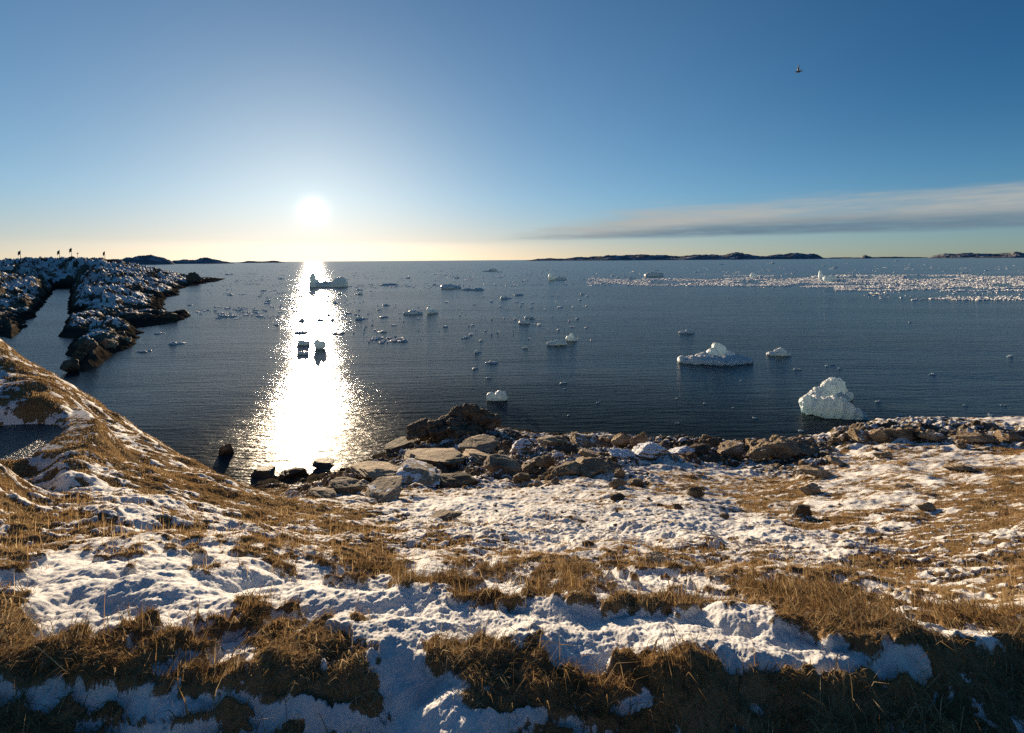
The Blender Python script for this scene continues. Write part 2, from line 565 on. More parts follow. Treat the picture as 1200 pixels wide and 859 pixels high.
near_pts += [at(25, 12.2, 10.15), at(45, 11.5, 10.25), at(10, 13.2, 10.25), at(-60, 12.0, 10.3), at(-150, 12, 10.9), at(0, 10.4, 10.5), at(40, 9.8, 10.5),
             # seaward falls
             at(0, 27, 7.5), at(0, 36, 2), at(0, 43, -2), at(0, 58, -6), at(-300, 26, 7), at(-300, 36, -2), at(-300, 55, -6),
             at(100, 26, 5), at(100, 33, 0), at(100, 40, -3), at(100, 58, -6),
             at(200, 23, 4.5), at(200, 29.5, 0), at(200, 36, -2), at(200, 58, -6),
             at(300, 20, 5), at(300, 27, 1.6), at(300, 33, 0.35), at(300, 37, -0.5), at(300, 45, -2.5), at(300, 60, -6),
             at(400, 31, 1.6), at(400, 35.5, 0.25), at(400, 39, -0.35), at(400, 45, -0.9), at(400, 60, -5), at(450, 33, 1.7), at(450, 37.5, 0.5), at(450, 41, -0.2), at(450, 46, -0.8), at(350, 36.5, -0.2), at(350, 31, 1.0), at(480, 42, 0.3), at(480, 45.5, -0.25),
             at(520, 48, 0.1), at(520, 52, -1), at(520, 62, -5),
             at(700, 43, 0.4), at(700, 45.5, -0.7), at(700, 58, -6),
             at(900, 42, -0.1), at(900, 45, -1.6), at(900, 58, -6), at(800, 41, 0.4), at(800, 43.5, -0.7),
             at(1050, 43.5, 0.4), at(1050, 46, -1.2), at(1050, 58, -6), at(1190, 42, 0.4), at(1190, 45, -1.5), at(1190, 58, -6),
             at(1500, 38, 0), at(1500, 50, -6),
             # where the photographer stands
             (0, 0.5, 12.85), (-1.5, 0.6, 12.85), (1.5, 0.6, 12.85), (-3, 1.0, 12.85), (3, 1.0, 12.85), (0, 1.8, 12.85), (-2, 1.9, 12.85), (2, 1.9, 12.85),
             (-6, 1.0, 12.6), (6, 1.0, 12.6), (-16, 2, 12.6), (16, 2, 11.5), (-40, 5, 9), (40, 5, 4), (0, 2.4, 12.85)]
near_surf = Surface(near_pts)

# edge of the turf bank in front of the photographer
lip_x = np.array([-400, 0, 60, 200, 330, 440, 480, 540, 600, 760, 900, 960, 1060, 1200, 1600.0])
lip_D = np.array([2.5, 2.72, 2.74, 2.60, 2.62, 2.60, 2.45, 2.45, 2.62, 2.62, 2.66, 2.74, 2.86, 2.95, 2.7])


def base_near(X, Y):
    z = near_surf(X, Y)
    px = HX + F * X / np.maximum(Y, 0.3)
    lip = np.interp(px, lip_x, lip_D) + 0.05 * fbm(X, Y, 0.5, 3, 70)
    face = sm(lip + 0.04, lip - 0.30, Y)
    drop = np.interp(px, [0, 200, 440, 500, 560, 700, 950, 1100, 1200], [.16, .15, .16, .08, .12, .2, .24, .26, .26])
    z = z - drop * face
    return z, face


GRASS = [
    ([(0, 412), (30, 440), (45, 458)], 26, 1.0),
    ([(60, 452), (130, 494), (200, 530), (300, 582), (345, 596)], 11, 1.0),
    ([(110, 525), (170, 545), (230, 570), (330, 612), (430, 640)], 23, 1.0),
    ([(165, 520), (220, 548)], 18, .9),
    ([(0, 565), (30, 600), (15, 650)], 32, .95),
    ([(60, 600), (130, 618)], 16, .9),
    ([(95, 535), (100, 570)], 12, .9), ([(180, 560), (230, 565)], 18, .9), ([(75, 585), (60, 560)], 10, .8),
    ([(200, 600), (220, 640)], 12, .6), ([(300, 640), (340, 660)], 14, .7), ([(120, 660), (190, 690)], 10, .4), ([(230, 680), (260, 690)], 10, .55),
    ([(370, 615), (440, 655)], 20, .85), ([(440, 660), (490, 690)], 12, .7),
    ([(470, 690), (600, 704), (860, 705)], 8, 1.0),
    ([(600, 655), (760, 662), (900, 672)], 10, .6), ([(520, 648), (640, 690)], 9, .55),
    ([(870, 703), (1000, 682), (1090, 655)], 20, .95), ([(1000, 690), (1090, 690)], 10, .5),
    ([(1110, 640), (1200, 600)], 34, .72), ([(1160, 660), (1200, 700)], 30, .7), ([(1180, 560), (1200, 620)], 25, .75),
    ([(872, 588), (900, 580), (945, 575)], 9, 1.2),
    ([(600, 672), (700, 690)], 7, .5), ([(760, 640), (850, 650)], 7, .4), ([(930, 620), (1000, 615)], 7, .45), ([(1040, 570), (1080, 580)], 8, .45),
    ([(0, 735), (30, 790)], 46, 1.1), ([(60, 765), (140, 790), (250, 785)], 30, 1.1), ([(150, 735), (200, 745), (240, 770)], 18, .9), ([(255, 735), (330, 745), (400, 785)], 28, 1.05),
    ([(330, 800), (440, 815)], 30, 1.1), ([(0, 845), (70, 850)], 18, .8), ([(180, 850), (300, 830)], 12, .6), ([(300, 705), (360, 725)], 10, .8),
    ([(450, 780), (490, 800)], 16, .7), ([(420, 735), (450, 745)], 9, .8),
    ([(520, 760), (560, 780), (640, 800), (720, 800)], 30, 1.15), ([(560, 820), (700, 830)], 24, 1.0), ([(700, 785), (860, 800), (1000, 795)], 24, 1.1),
    ([(730, 835), (900, 840), (1200, 835)], 44, 1.15), ([(940, 735), (1010, 745), (1080, 775), (1200, 790)], 34, 1.1), ([(1090, 715), (1200, 735)], 22, .9),
    ([(880, 715), (960, 722)], 9, .8), ([(600, 735), (650, 740)], 6, .5), ([(700, 745), (760, 750)], 7, .5), ([(640, 760), (700, 770)], 6, .5),
]
ROCKZ = [
    ([(395, 575), (440, 545), (480, 520), (560, 505)], 26, 1.0), ([(480, 560), (560, 540), (600, 520)], 26, 1.0),
    ([(350, 575), (420, 585)], 12, .8), ([(540, 575), (590, 560)], 14, .8), ([(600, 520), (650, 530), (700, 525), (760, 525), (860, 530)], 17, 1.0),
    ([(600, 545), (640, 560)], 18, .9), ([(640, 553), (740, 545)], 12, .8), ([(270, 555), (350, 570)], 15, .8),
    ([(850, 525), (960, 530)], 16, 1.0), ([(870, 550), (960, 555)], 8, .7), ([(980, 512), (1080, 505), (1200, 512)], 11, .9), ([(720, 565), (760, 570)], 10, .7),
    ([(1100, 520), (1160, 520)], 6, .6),
]
SNOWZ = [
    ([(60, 690), (170, 705), (260, 720)], 26, .7), ([(310, 690), (420, 715), (520, 730)], 16, .6), ([(520, 720), (700, 735), (900, 745), (960, 770)], 22, .6),
    ([(480, 790), (510, 850)], 22, .7), ([(40, 812), (200, 815), (420, 848)], 15, .75), ([(0, 800), (40, 806)], 8, .6), ([(100, 850), (260, 856)], 8, .6), ([(540, 850), (620, 845), (720, 852)], 12, .95), ([(760, 820), (800, 858)], 8, .5), ([(1040, 775), (1075, 790)], 14, 1.3), ([(1160, 850), (1200, 855)], 16, 1.3), ([(862, 845), (870, 850)], 9, 1.2),
    ([(860, 765), (985, 775)], 12, .7), ([(500, 600), (640, 610), (860, 620)], 20, .4), ([(640, 590), (700, 590)], 20, .3), ([(1050, 738), (1100, 748)], 6, .8), ([(715, 812), (750, 815)], 8, 1.2),
]


def strokes(px, py, lst):
    out = np.zeros_like(px)
    for pts, r, s in lst:
        d2 = np.full_like(px, 1e18)
        for (x0, y0), (x1, y1) in zip(pts[:-1], pts[1:]):
            dx, dy = x1 - x0, y1 - y0
            t = np.clip(((px - x0) * dx + (py - y0) * dy) / (dx * dx + dy * dy + 1e-9), 0, 1)
            ex, ey = px - x0 - t * dx, py - y0 - t * dy
            d2 = np.minimum(d2, ex * ex + ey * ey)
        out = np.maximum(out, s * np.exp(-d2 / (r * r) * 0.75))
    return out


# ------------------------------------------------------------------ near ground
th = np.radians(np.concatenate([np.linspace(-80, -50.5, 30), np.arange(-50, 50.001, 0.085), np.linspace(50.5, 80, 30)]))
rr = np.concatenate([np.linspace(0.4, 1.85, 10), np.exp(np.arange(math.log(1.9), math.log(64), 0.0034))])
TH, RR = np.meshgrid(th, rr)
X, Y = RR * np.sin(TH), RR * np.cos(TH)
Zb, FACE = base_near(X, Y)
PX, PY = project(X, Y, Zb)
wx = 14 * perlin(X * 0.9 / np.maximum(RR, 1) * 6, np.log(RR) * 6, 41)
wy = 9 * perlin(X * 0.9 / np.maximum(RR, 1) * 6, np.log(RR) * 6, 42)
G = strokes(PX + wx, PY + wy, GRASS)
RK = strokes(PX + wx * .5, PY + wy * .5, ROCKZ)
SN = strokes(PX + wx, PY + wy, SNOWZ)
# outside the photograph: mixed cover
out = sm(0, 60, -PX) + sm(1200, 1260, PX)
G = np.maximum(G, 0.45 * np.clip(out, 0, 1))

farf = sm(5, 9, RR)          # 0 near, 1 in the field
nearf = 1 - farf
pond_d = np.hypot(X - P(-48, 528, 12.3)[0], (Y - 12.3) * 0.95)
n_big = fbm(X, Y, 1.7, 3, 1)
n_mid = fbm(X, Y, 0.55, 3, 11)
n_sml = fbm(X, Y, 0.16, 3, 21)
bill = np.abs(perlin(X / 0.85, Y / 0.85, 31)) * 1.0 + 0.28 * np.abs(perlin(X / 0.34, Y / 0.34, 32)) * sm(-.3, .5, perlin(X / 1.1, Y / 1.1, 36)) + 0.10 * np.abs(perlin(X / 0.13, Y / 0.13, 33)) * sm(-.4, .4, perlin(X / 0.6, Y / 0.6, 37))
bill = np.minimum(bill, 0.9 + 0.25 * (bill - 0.9))
streak = fbm(X * 0.55 + Y * 0.12, Y * 1.3, 0.5, 4, 51, 0.6)
rot = 0.5
XA, YA = X * math.cos(rot) - Y * math.sin(rot), X * math.sin(rot) + Y * math.cos(rot)
rid = (0.5 - np.abs(fbm(XA, YA * 2.1, 4.5, 5, 61, 0.55)))
rock = np.clip(RK * sm(18, 24, RR), 0, 1)
rock = np.maximum(rock, sm(1.0, 0.2, Zb) * sm(25, 30, RR))
RN = fbm(X, Y * 1.4, 2.2, 5, 45, 0.6)

bare = G * (0.80 - 0.30 * sm(3, 8, RR)) - SN * 0.9
bare = bare + nearf * (0.42 * n_mid + 0.40 * n_sml + 0.07) + FACE * (0.75 * fbm(X, Y * 0.6 + Zb * 2.2, 0.17, 4, 57, 0.65) + 0.55 * fbm(X, Y * 0.5 + Zb * 1.6, 0.5, 2, 58) - 0.40 * n_sml - 0.30 * n_mid + 0.42) + farf * (0.60 * streak + 0.50 * n_sml + 0.36 + 0.42 * fbm(X, Y * 1.3, 4.5, 3, 47))
bare = np.maximum(bare, rock * (0.56 + 0.8 * RN))
rise = np.clip(bill, 0, 1.6)
bare = bare - nearf * 0.18 * (rise - 0.45)

fine_fade = sm(26, 8, RR)
snowy = sm(0.62, 0.35, bare)
Z = Zb.copy()
lawn = 1 - rock
fade0 = sm(1.0, 1.9, RR)
Z += lawn * fade0 * (nearf * (0.055 * n_big + 0.05 * n_mid) + farf * (0.13 * n_big + 0.045 * n_mid + 0.035 * n_sml * fine_fade))
Z += lawn * nearf * snowy * 0.15 * (bill - 0.4) * sm(1.2, 2.2, RR)
Z += lawn * nearf * (0.011 * fbm(X, Y, 0.10, 4, 25, 0.65))
Z += lawn * nearf * (1 - snowy) * (0.035 * n_sml + 0.02)
Z += lawn * farf * snowy * 0.05 * fine_fade
Z += rock * (0.25 + 0.75 * sm(0.1, 1.6, Zb)) * (0.9 * rid + 0.06 * n_mid + 0.12 * n_sml * fine_fade + 0.45 * np.abs(fbm(XA, YA * 1.6, 1.3, 4, 65)) - 0.1)
# keep the pool open and level water below the left slope
inpond = sm(2.25, 1.5, pond_d)
Z = np.where(inpond > 0, Z * (1 - inpond) + np.minimum(Z, POND_Z - 0.12) * inpond, Z)
Vn = np.stack([X, Y, Z], -1).reshape(-1, 3)
Z = np.where((pond_d > 1.9) & (pond_d < 3.3), np.maximum(Z, np.minimum(Z + .45 * sm(1.9, 2.3, pond_d) * sm(3.3, 2.5, pond_d), POND_Z + .12)), Z)
Vn = np.stack([X, Y, Z], -1).reshape(-1, 3)
me = mesh_np('ground', Vn, grid_faces(*X.shape), m_ground, True, {'bare': np.clip(bare, 0, 1).ravel(), 'rock': rock.ravel()})
tag(link('ground', me), kind='structure')


def ground_hit(px, py, d0=2.0, d1=60):
    """first place where the pixel's ray meets the near ground (or the sea)"""
    Ds = np.exp(np.linspace(math.log(d0), math.log(d1), 900))
    d = ray(px, py)
    x, y, z = d[0] * Ds, d[1] * Ds, CAM_H + d[2] * Ds
    g = np.maximum(near_z(x, y), 0)
    k = np.argmax(z <= g)
    return np.array([x[k], y[k], g[k]]), Ds[k]


def near_z(x, y):
    r = np.hypot(x, y)
    a = np.arctan2(x, y)
    i = np.clip(np.interp(np.log(r), np.log(rr), np.arange(len(rr))), 0, len(rr) - 1.001)
    j = np.clip(np.interp(a, th, np.arange(len(th))), 0, len(th) - 1.001)
    i0, j0 = i.astype(int), j.astype(int)
    fi, fj = i - i0, j - j0
    return (Z[i0, j0] * (1 - fi) * (1 - fj) + Z[i0 + 1, j0] * fi * (1 - fj) + Z[i0, j0 + 1] * (1 - fi) * fj + Z[i0 + 1, j0 + 1] * fi * fj)


# ------------------------------------------------------------------ water
def disc(name, r0, r1, z, mat, n=96):
    rs = np.concatenate([[0.0], np.geomspace(r0, r1, 40)])
    an = np.linspace(0, 2 * np.pi, n, endpoint=False)
    V = np.stack([np.outer(rs[1:], np.cos(an)), np.outer(rs[1:], np.sin(an)), np.full((40, n), z)], -1).reshape(-1, 3)
    i = np.arange(40 * n).reshape(40, n)
    q = np.stack([i[:-1], np.roll(i[:-1], -1, 1), np.roll(i[1:], -1, 1), i[1:]], -1).reshape(-1, 4)[:, ::-1]
    V = np.vstack([V, [[0, 0, z]]])
    tri = np.stack([np.full(n, 40 * n), i[0], np.roll(i[0], -1)], -1)
    return mesh_np(name, V, [q, tri], mat, False)


sea = link('sea', disc('sea', 5, 30000, 0.0, m_sea))
tag(sea, kind='structure')
pc = P(-48, 528, 12.3)
an = np.linspace(0, 2 * np.pi, 60, endpoint=False)
V = np.stack([pc[0] + 2.45 * np.cos(an), 12.3 + 2.5 * np.sin(an), np.full(60, POND_Z)], -1)
me = mesh_np('pond', V, [np.arange(60)[None]], m_pond, False)
tag(link('pond', me), kind='structure')

# ------------------------------------------------------------------ left headland
head_px = [
    (0, 313, 320), (30, 312, 330), (48, 306.5, 340), (66, 312, 345), (88, 304.5, 345), (108, 311, 345), (130, 313, 340), (160, 317, 335), (190, 323, 350), (215, 324, 390),
    (245, 327, 430), (100, 340, 200), (105, 322, 255), (110, 370, 128), (78, 392, 78), (100, 395, 84), (112, 410, 84), (130, 375, 108), (150, 350, 170), (180, 340, 225),
    (140, 330, 230), (170, 330, 260), (200, 333, 295), (72, 322, 328), (88, 326, 290),
    (150, 385, 112), (120, 350, 160), (92, 360, 150), (160, 365, 150),
    (0, 330, 205), (0, 370, 130), (30, 350, 180), (40, 330, 255), (0, 345, 180), (15, 375, 128), (45, 320, 300),
]
hp = [tuple(P(*p)) for p in head_px]
for px, py in [(76, 438), (100, 434), (118, 424), (152, 408), (162, 393), (205, 376), (222, 368), (190, 352), (205, 340), (218, 336), (240, 332), (262, 326.5),
               (60, 352), (52, 378), (12, 396), (80, 352), (76, 375), (82, 398), (66, 418), (68, 340)]:
    D = Dw(px, py)
    hp.append(at(px, D, 0.0))
for px, py in [(70, 352), (64, 375), (48, 400), (40, 420), (85, 446), (130, 432), (172, 412), (222, 384), (240, 366), (215, 350), (235, 345), (270, 334), (290, 326), (20, 415), (0, 430)]:
    hp.append(at(px, Dw(px, py), -2.5))
hp += [at(p, 520, -3) for p in (-100, 0, 60, 120)] + [at(p, 520, -4) for p in (160, 200, 230)] + [at(262, 640, -4), at(300, 500, -4), at(200, 640, -6), at(60, 640, -6),
       at(300, 350, -4), at(300, 150, -6), at(200, 90, -6), at(100, 58, -6), at(-150, 200, 4), at(-150, 100, -3), at(-150, 300, 12), at(-300, 200, -4), at(0, 60, -6)]
head_surf = Surface(hp, 1e-3)
th2 = np.radians(np.arange(-54, -24.5, 0.055))
r2 = np.exp(np.arange(math.log(66), math.log(760), 0.0045))
TH, RR2 = np.meshgrid(th2, r2)
HXg, HYg = RR2 * np.sin(TH), RR2 * np.cos(TH)
Hz = head_surf(HXg, HYg)
land = sm(-1.5, 1.5, Hz)
rot = -0.55
xa, ya = HXg * math.cos(rot) - HYg * math.sin(rot), HXg * math.sin(rot) + HYg * math.cos(rot)
wv = 5 * fbm(HXg, HYg, 40, 2, 90)
rid = 0.40 - np.abs(fbm(xa * 2.2 + wv, ya, 26, 4, 91, 0.5))
blk = 0.45 - np.abs(fbm(xa * 1.6, ya, 9, 4, 96, 0.55))
amp = (0.5 + np.clip(0.5 + Hz * 0.22, 0.3, 2.4)) * land
Hz2 = Hz + amp * (1.9 * rid + 0.9 * blk + 0.40 * fbm(xa * 1.5, ya, 4.0, 5, 99, .6))
chan = np.array([P(px, py, Dw(px, py))[:2] for px, py in [(74, 338), (69, 350), (60, 372), (44, 396), (46, 420), (66, 446)]])
cd = np.full(HXg.shape, 1e9)
for (x0, y0), (x1, y1) in zip(chan[:-1], chan[1:]):
    tt = np.clip(((HXg - x0) * (x1 - x0) + (HYg - y0) * (y1 - y0)) / ((x1 - x0) ** 2 + (y1 - y0) ** 2), 0, 1)
    cd = np.minimum(cd, np.hypot(HXg - x0 - tt * (x1 - x0), HYg - y0 - tt * (y1 - y0)))
cw = 2.9 + 0.9 * perlin(HXg / 9, HYg / 9, 73)
Hz2 = np.minimum(Hz2, -0.8 + np.maximum(0, cd - cw) * 1.5)
bare_h = 0.36 + 0.60 * fbm(xa * 2, ya, 26, 5, 81, 0.55) + 0.12 * fbm(HXg, HYg, 3, 3, 85) + 0.25 * rid
bare_h = np.maximum(bare_h, sm(3.4, 1.4, Hz2 + 1.2 * blk) * 0.95)
me = mesh_np('headland', np.stack([HXg, HYg, Hz2], -1).reshape(-1, 3), grid_faces(*HXg.shape), m_head, True,
             {'bare': np.clip(bare_h, 0, 1).ravel(), 'rock': np.ones(Hz.size)})
tag(link('headland', me), kind='structure')

# ------------------------------------------------------------------ far islands
def island(px0, px1, D, prof, seed, depth=900):
    """a long low rocky island: prof = heights in photo pixels along its length"""
    n, k = 420, 46
    u = np.linspace(0, 1, n)
    pxs = px0 + (px1 - px0) * u
    hpix = np.interp(pxs, [p[0] for p in prof], [p[1] for p in prof])
    xs = (pxs - HX) / F * D
    v = np.linspace(-1, 1, k)
    Xg = np.repeat(xs[None], k, 0)
    Yg = D + v[:, None] * depth * (0.4 + 0.6 * np.sin(np.pi * np.clip(u, 0.02, 0.98)))[None] + 0 * Xg
    Xg = Xg * Yg / D
    H = hpix[None] / F * D * (1 - np.abs(v[:, None]) ** 1.5)
    nz_ = fbm(Xg, Yg, 0.05 * D, 6, seed, 0.58)
    Zg = H * (0.95 + 0.5 * nz_) - 2.5 * (np.abs(v[:, None]) > 0.98) - 1.0 + np.minimum(0, 0)
    Zg = np.where(H < 0.5, -3, Zg)
    me = mesh_np('hills', np.stack([Xg, Yg, Zg], -1).reshape(-1, 3), grid_faces(k, n), m_hill, False)
    return tag(link('hills', me), kind='structure')


island(612, 968, 6500, [(612, 0), (630, 2), (690, 3), (720, 6), (770, 5.5), (785, 3.5), (800, 4), (820, 6), (845, 5), (865, 7.5), (885, 5), (900, 4), (935, 5.5), (955, 6), (962, 3), (968, 0)], 3)
island(985, 1030, 7000, [(985, 0), (992, 1), (1008, 1.5), (1014, 4), (1022, 1.5), (1030, 0)], 4, 300)
island(950, 1100, 7600, [(950, 0), (975, 1.6), (1000, 1.2), (1050, 1.8), (1075, 1.2), (1100, 0)], 9, 300)
island(1085, 1330, 6000, [(1085, 0), (1092, 2), (1108, 5), (1120, 4), (1150, 4), (1182, 5), (1190, 7), (1200, 5), (1260, 6), (1330, 0)], 5)
island(95, 206, 3600, [(95, 0), (120, 6), (140, 7.5), (155, 8), (165, 11), (178, 10), (190, 7), (200, 4), (206, 0)], 6, 500)
island(192, 276, 4600, [(192, 0), (205, 4), (225, 4), (240, 7), (252, 4), (268, 2), (276, 0)], 7, 500)
island(278, 336, 6500, [(278, 0), (290, 3), (310, 2), (325, 2), (336, 0)], 8, 400)


# ------------------------------------------------------------------ lump meshes: boulders and ice
def ico(sub):
    bm = bmesh.new()
    bmesh.ops.create_icosphere(bm, subdivisions=sub, radius=1.0)
    V = np.array([v.co[:] for v in bm.verts])
    Fc = np.array([[v.index for v in f.verts] for f in bm.faces])
    bm.free()
    return V, Fc


ICO4, ICO5, ICO3 = ico(4), ico(5), ico(3)


def boulder_mesh(seed, flat=1.0, snow=0.5, cuts=16, hi=True, dark=0.0):
    r = np.random.default_rng(seed)
    V, Fc = (ICO5 if hi else ICO4)
    V = V.copy() * 1.25
    for _ in range(cuts):
        n = r.normal(size=3)
        n /= np.linalg.norm(n)
        d = r.uniform(0.62, 0.95)
        V -= np.maximum(0, V @ n - d)[:, None] * n * 0.99
    N = V / np.linalg.norm(V, axis=1)[:, None]
    lay = V @ np.array([.25, .2, 1.0]) * 5 + 0.8 * fbm3(V, 0.9, 3, seed + 4)
    V += N * (0.10 * fbm3(V, 0.8, 4, seed) - 0.07 * np.abs(fbm3(V * np.array([1, 1, 2.6]), 0.4, 5, seed + 9, .6)) - 0.09 * np.abs(np.sin(lay * 1.6)) ** 4 + 0.03 * fbm3(V, 0.22, 3, seed + 6, .6))[:, None]
    V[:, 2] *= flat
    sa = np.full(len(V), snow)
    return mesh_np('rock', V, Fc, m_rock, True, {'snow': sa, 'dark': np.full(len(V), dark)})


def cut_block(seed, sub=None, cuts=11):
    r = np.random.default_rng(seed)
    V, Fc = sub or ICO4
    V = V.copy() * 1.3
    for _ in range(cuts):
        n = r.normal(size=3)
        n /= np.linalg.norm(n)
        V -= np.maximum(0, V @ n - r.uniform(.6, .95))[:, None] * n
    return V, Fc


def merged_blobs(name, blobs, voxel, noise_amp, noise_wl, mat, seed, sub=ICO4, under=None, ridge=0.0, decimate=None):
    """blobs: (x,y,z,rx,ry,rz) ellipsoids fused into one watertight lump, then roughened"""
    Vs, Fs, k = [], [], 0
    for bi, (x, y, z, a, b_, c_) in enumerate(blobs):
        V, Fc = cut_block(seed * 50 + bi) if sub == 'cut' else sub
        W = V * np.array([a, b_, c_])
        W = W + V * (noise_amp * 0.8 * fbm3(W + seed, noise_wl * 1.6, 3, seed))[:, None]
        Vs.append(W + np.array([x, y, z]))
        Fs.append(Fc + k)
        k += len(V)
    me0 = mesh_np(name, np.vstack(Vs), np.vstack(Fs), mat)
    o = bpy.data.objects.new('tmp', me0)
    col.objects.link(o)
    md = o.modifiers.new('r', 'REMESH')
    md.mode = 'VOXEL'
    md.voxel_size = voxel
    md.use_smooth_shade = True
    dg = bpy.context.evaluated_depsgraph_get()
    me = bpy.data.meshes.new_from_object(o.evaluated_get(dg))
    bpy.data.objects.remove(o)
    V = np.empty(len(me.vertices) * 3, np.float32)
    me.vertices.foreach_get('co', V)
    V = V.reshape(-1, 3).astype(float)
    N = np.empty(len(me.vertices) * 3, np.float32)
    me.vertices.foreach_get('normal', N)
    N = N.reshape(-1, 3)
    d = noise_amp * fbm3(V, noise_wl, 4, seed + 3, 0.55) + ridge * (0.4 - np.abs(fbm3(V, noise_wl * 1.3, 4, seed + 30, 0.55)))
    V = V + N * d[:, None]
    me.vertices.foreach_set('co', V.astype(np.float32).ravel())
    me.update()
    me.name = name
    if not me.materials:
        me.materials.append(mat)
    return me


exec_parts = []


# ------------------------------------------------------------------ icebergs close enough to have a shape of their own
def berg(px, py, wpx, blobs, label, seed, cat='iceberg', name='iceberg', amp=0.05, wl=0.5, voxel=0.02, ridge=0.05, scale_h=1.0, mat=None):
    """blobs in units where the berg is 1 wide; placed so the waterline sits at the pixel"""
    D = Dw(px, py)
    Wm = wpx / F * D
    bl = [tuple(np.array(b_) * Wm) for b_ in blobs]
    me = merged_blobs(name, bl, voxel * Wm, amp * Wm, wl * Wm, mat or m_ice, seed, ridge=ridge * Wm)
    o = link(name, me, None, ((px - HX) / F * D, D, 0))
    tag(o, label, cat)
    return o


berg(984, 485, 88, [(-.42, .02, .10, .07, .10, .13), (-.35, -.03, .12, .08, .13, .15), (-.25, -.06, .09, .10, .15, .15), (-.15, -.08, .11, .10, .15, .15), (-.04, -.12, .08, .10, .14, .14), (.06, -.14, .03, .10, .13, .11), (.16, -.14, -.01, .08, .12, .07),
                    (.0, .60, .03, .08, .12, .12), (.10, .64, .07, .09, .12, .12), (.20, .70, .07, .09, .12, .13), (.30, .76, .11, .09, .12, .14), (.40, .80, .15, .09, .12, .15), (.49, .80, .14, .08, .12, .15), (.55, .74, .06, .05, .1, .10), (.28, .74, .0, .28, .16, .07), (-.1, .2, -.06, .24, .36, .08), (.1, .3, -.06, .2, .3, .08)],
     'big lumpy cream and turquoise iceberg nearest the shore on the right', 11, amp=.034, wl=.17, voxel=.008, ridge=.05, mat=m_blue_ice)
berg(838, 424, 84, [(-.44, 0, .02, .08, .12, .06), (-.34, -.02, .02, .12, .16, .065), (-.18, -.03, .03, .13, .18, .06), (-.04, -.06, .02, .14, .18, .065), (.10, -.10, .02, .14, .16, .07), (.24, -.06, .02, .14, .16, .06), (.4, 0, .02, .10, .14, .055),
                    (-.12, .16, .04, .12, .12, .06), (.04, .24, .07, .08, .10, .08), (.12, .26, .11, .075, .10, .10), (.18, .25, .10, .07, .1, .09), (.26, .2, .06, .09, .1, .06)],
     'wide flat white ice floe with a rounded hump on its right half', 12, amp=.022, wl=.20, voxel=.007, ridge=.03)
berg(912, 416, 27, [(-.3, 0, .04, .2, .2, .1), (0, 0, .06, .22, .22, .16), (.15, 0, .08, .18, .2, .2), (.36, 0, .03, .18, .18, .1)],
     'small white ice lump just right of the wide flat floe', 13, amp=.05, wl=.3, voxel=.025, ridge=.05)
berg(386, 336, 45, [(-.44, 0, .12, .07, .1, .26), (-.38, 0, .06, .12, .14, .16), (-.2, 0, .04, .2, .2, .1), (.05, .05, .04, .22, .2, .1), (.25, 0, .08, .22, .2, .16), (.3, 0, .1, .14, .16, .15)],
     'large distant iceberg with a spire and a dome beside the sun glitter', 14, amp=.03, wl=.3, voxel=.02, ridge=.03)
berg(484, 368, 22, [(-.3, 0, .04, .22, .22, .1), (0, 0, .08, .25, .22, .14), (.3, 0, .04, .2, .2, .08)],
     'low blue iceberg, the left of a touching pair in mid water', 15, amp=.05, wl=.3, voxel=.03)
berg(505, 367, 15, [(-.15, 0, .2, .2, .22, .3), (.1, 0, .12, .3, .3, .2), (.35, 0, .06, .15, .2, .1)],
     'peaked blue iceberg, the right of a touching pair in mid water', 16, amp=.05, wl=.3, voxel=.03)
berg(652, 404, 22, [(-.3, 0, .05, .22, .22, .12), (0, 0, .07, .28, .22, .16), (.3, 0, .05, .2, .2, .12)],
     'low white ice lump with a smaller upright chunk behind its right end', 17, amp=.05, wl=.3, voxel=.03)
berg(669, 399, 13, [(-.2, 0, .15, .28, .25, .3), (.05, 0, .25, .2, .2, .42), (.25, 0, .1, .25, .25, .22)],
     'upright white ice chunk behind the right end of a low lump', 18, amp=.06, wl=.4, voxel=.035)
berg(582, 468, 24, [(-.28, 0, .1, .24, .26, .24), (.1, .05, .14, .24, .26, .3), (.28, 0, .1, .22, .26, .26), (0, -.1, .02, .4, .2, .1)],
     'rounded white growler with a notch, alone off the rocky point', 19, amp=.05, wl=.3, voxel=.022, ridge=.05)
berg(374, 408, 14, [(-.2, 0, .3, .26, .26, .4), (.2, 0, .25, .26, .26, .36), (0, 0, .05, .35, .3, .2)],
     'heart shaped dark ice chunk in the middle of the sun glitter', 20, amp=.06, wl=.4, voxel=.035)
berg(355, 404, 15, [(-.2, 0, .1, .3, .26, .26), (.2, 0, .06, .3, .26, .2)],
     'squat dark ice chunk left of the heart shaped one in the glitter', 21, amp=.06, wl=.4, voxel=.035)
berg(355, 415, 13, [(-.2, 0, .06, .3, .26, .2), (.2, 0, .06, .3, .26, .22)],
     'low dark ice chunk nearest the camera in the sun glitter', 22, amp=.06, wl=.4, voxel=.035)
berg(528, 338, 23, [(-.3, 0, .04, .22, .3, .16), (0, 0, .06, .3, .3, .14), (.3, 0, .03, .22, .3, .1)],
     'flat topped blue iceberg between the glitter and the pack ice', 23, amp=.03, wl=.4, voxel=.03)
berg(646, 328, 10, [(-.15, 0, .3, .2, .25, .5), (.15, 0, .2, .3, .3, .36)],
     'pointed iceberg left of the pack ice, taller than its neighbour', 24, amp=.06, wl=.4, voxel=.04)
berg(657, 328, 14, [(-.2, 0, .06, .3, .26, .16), (.2, 0, .06, .3, .26, .14)],
     'low iceberg touching the right side of the pointed one', 25, amp=.06, wl=.4, voxel=.04)
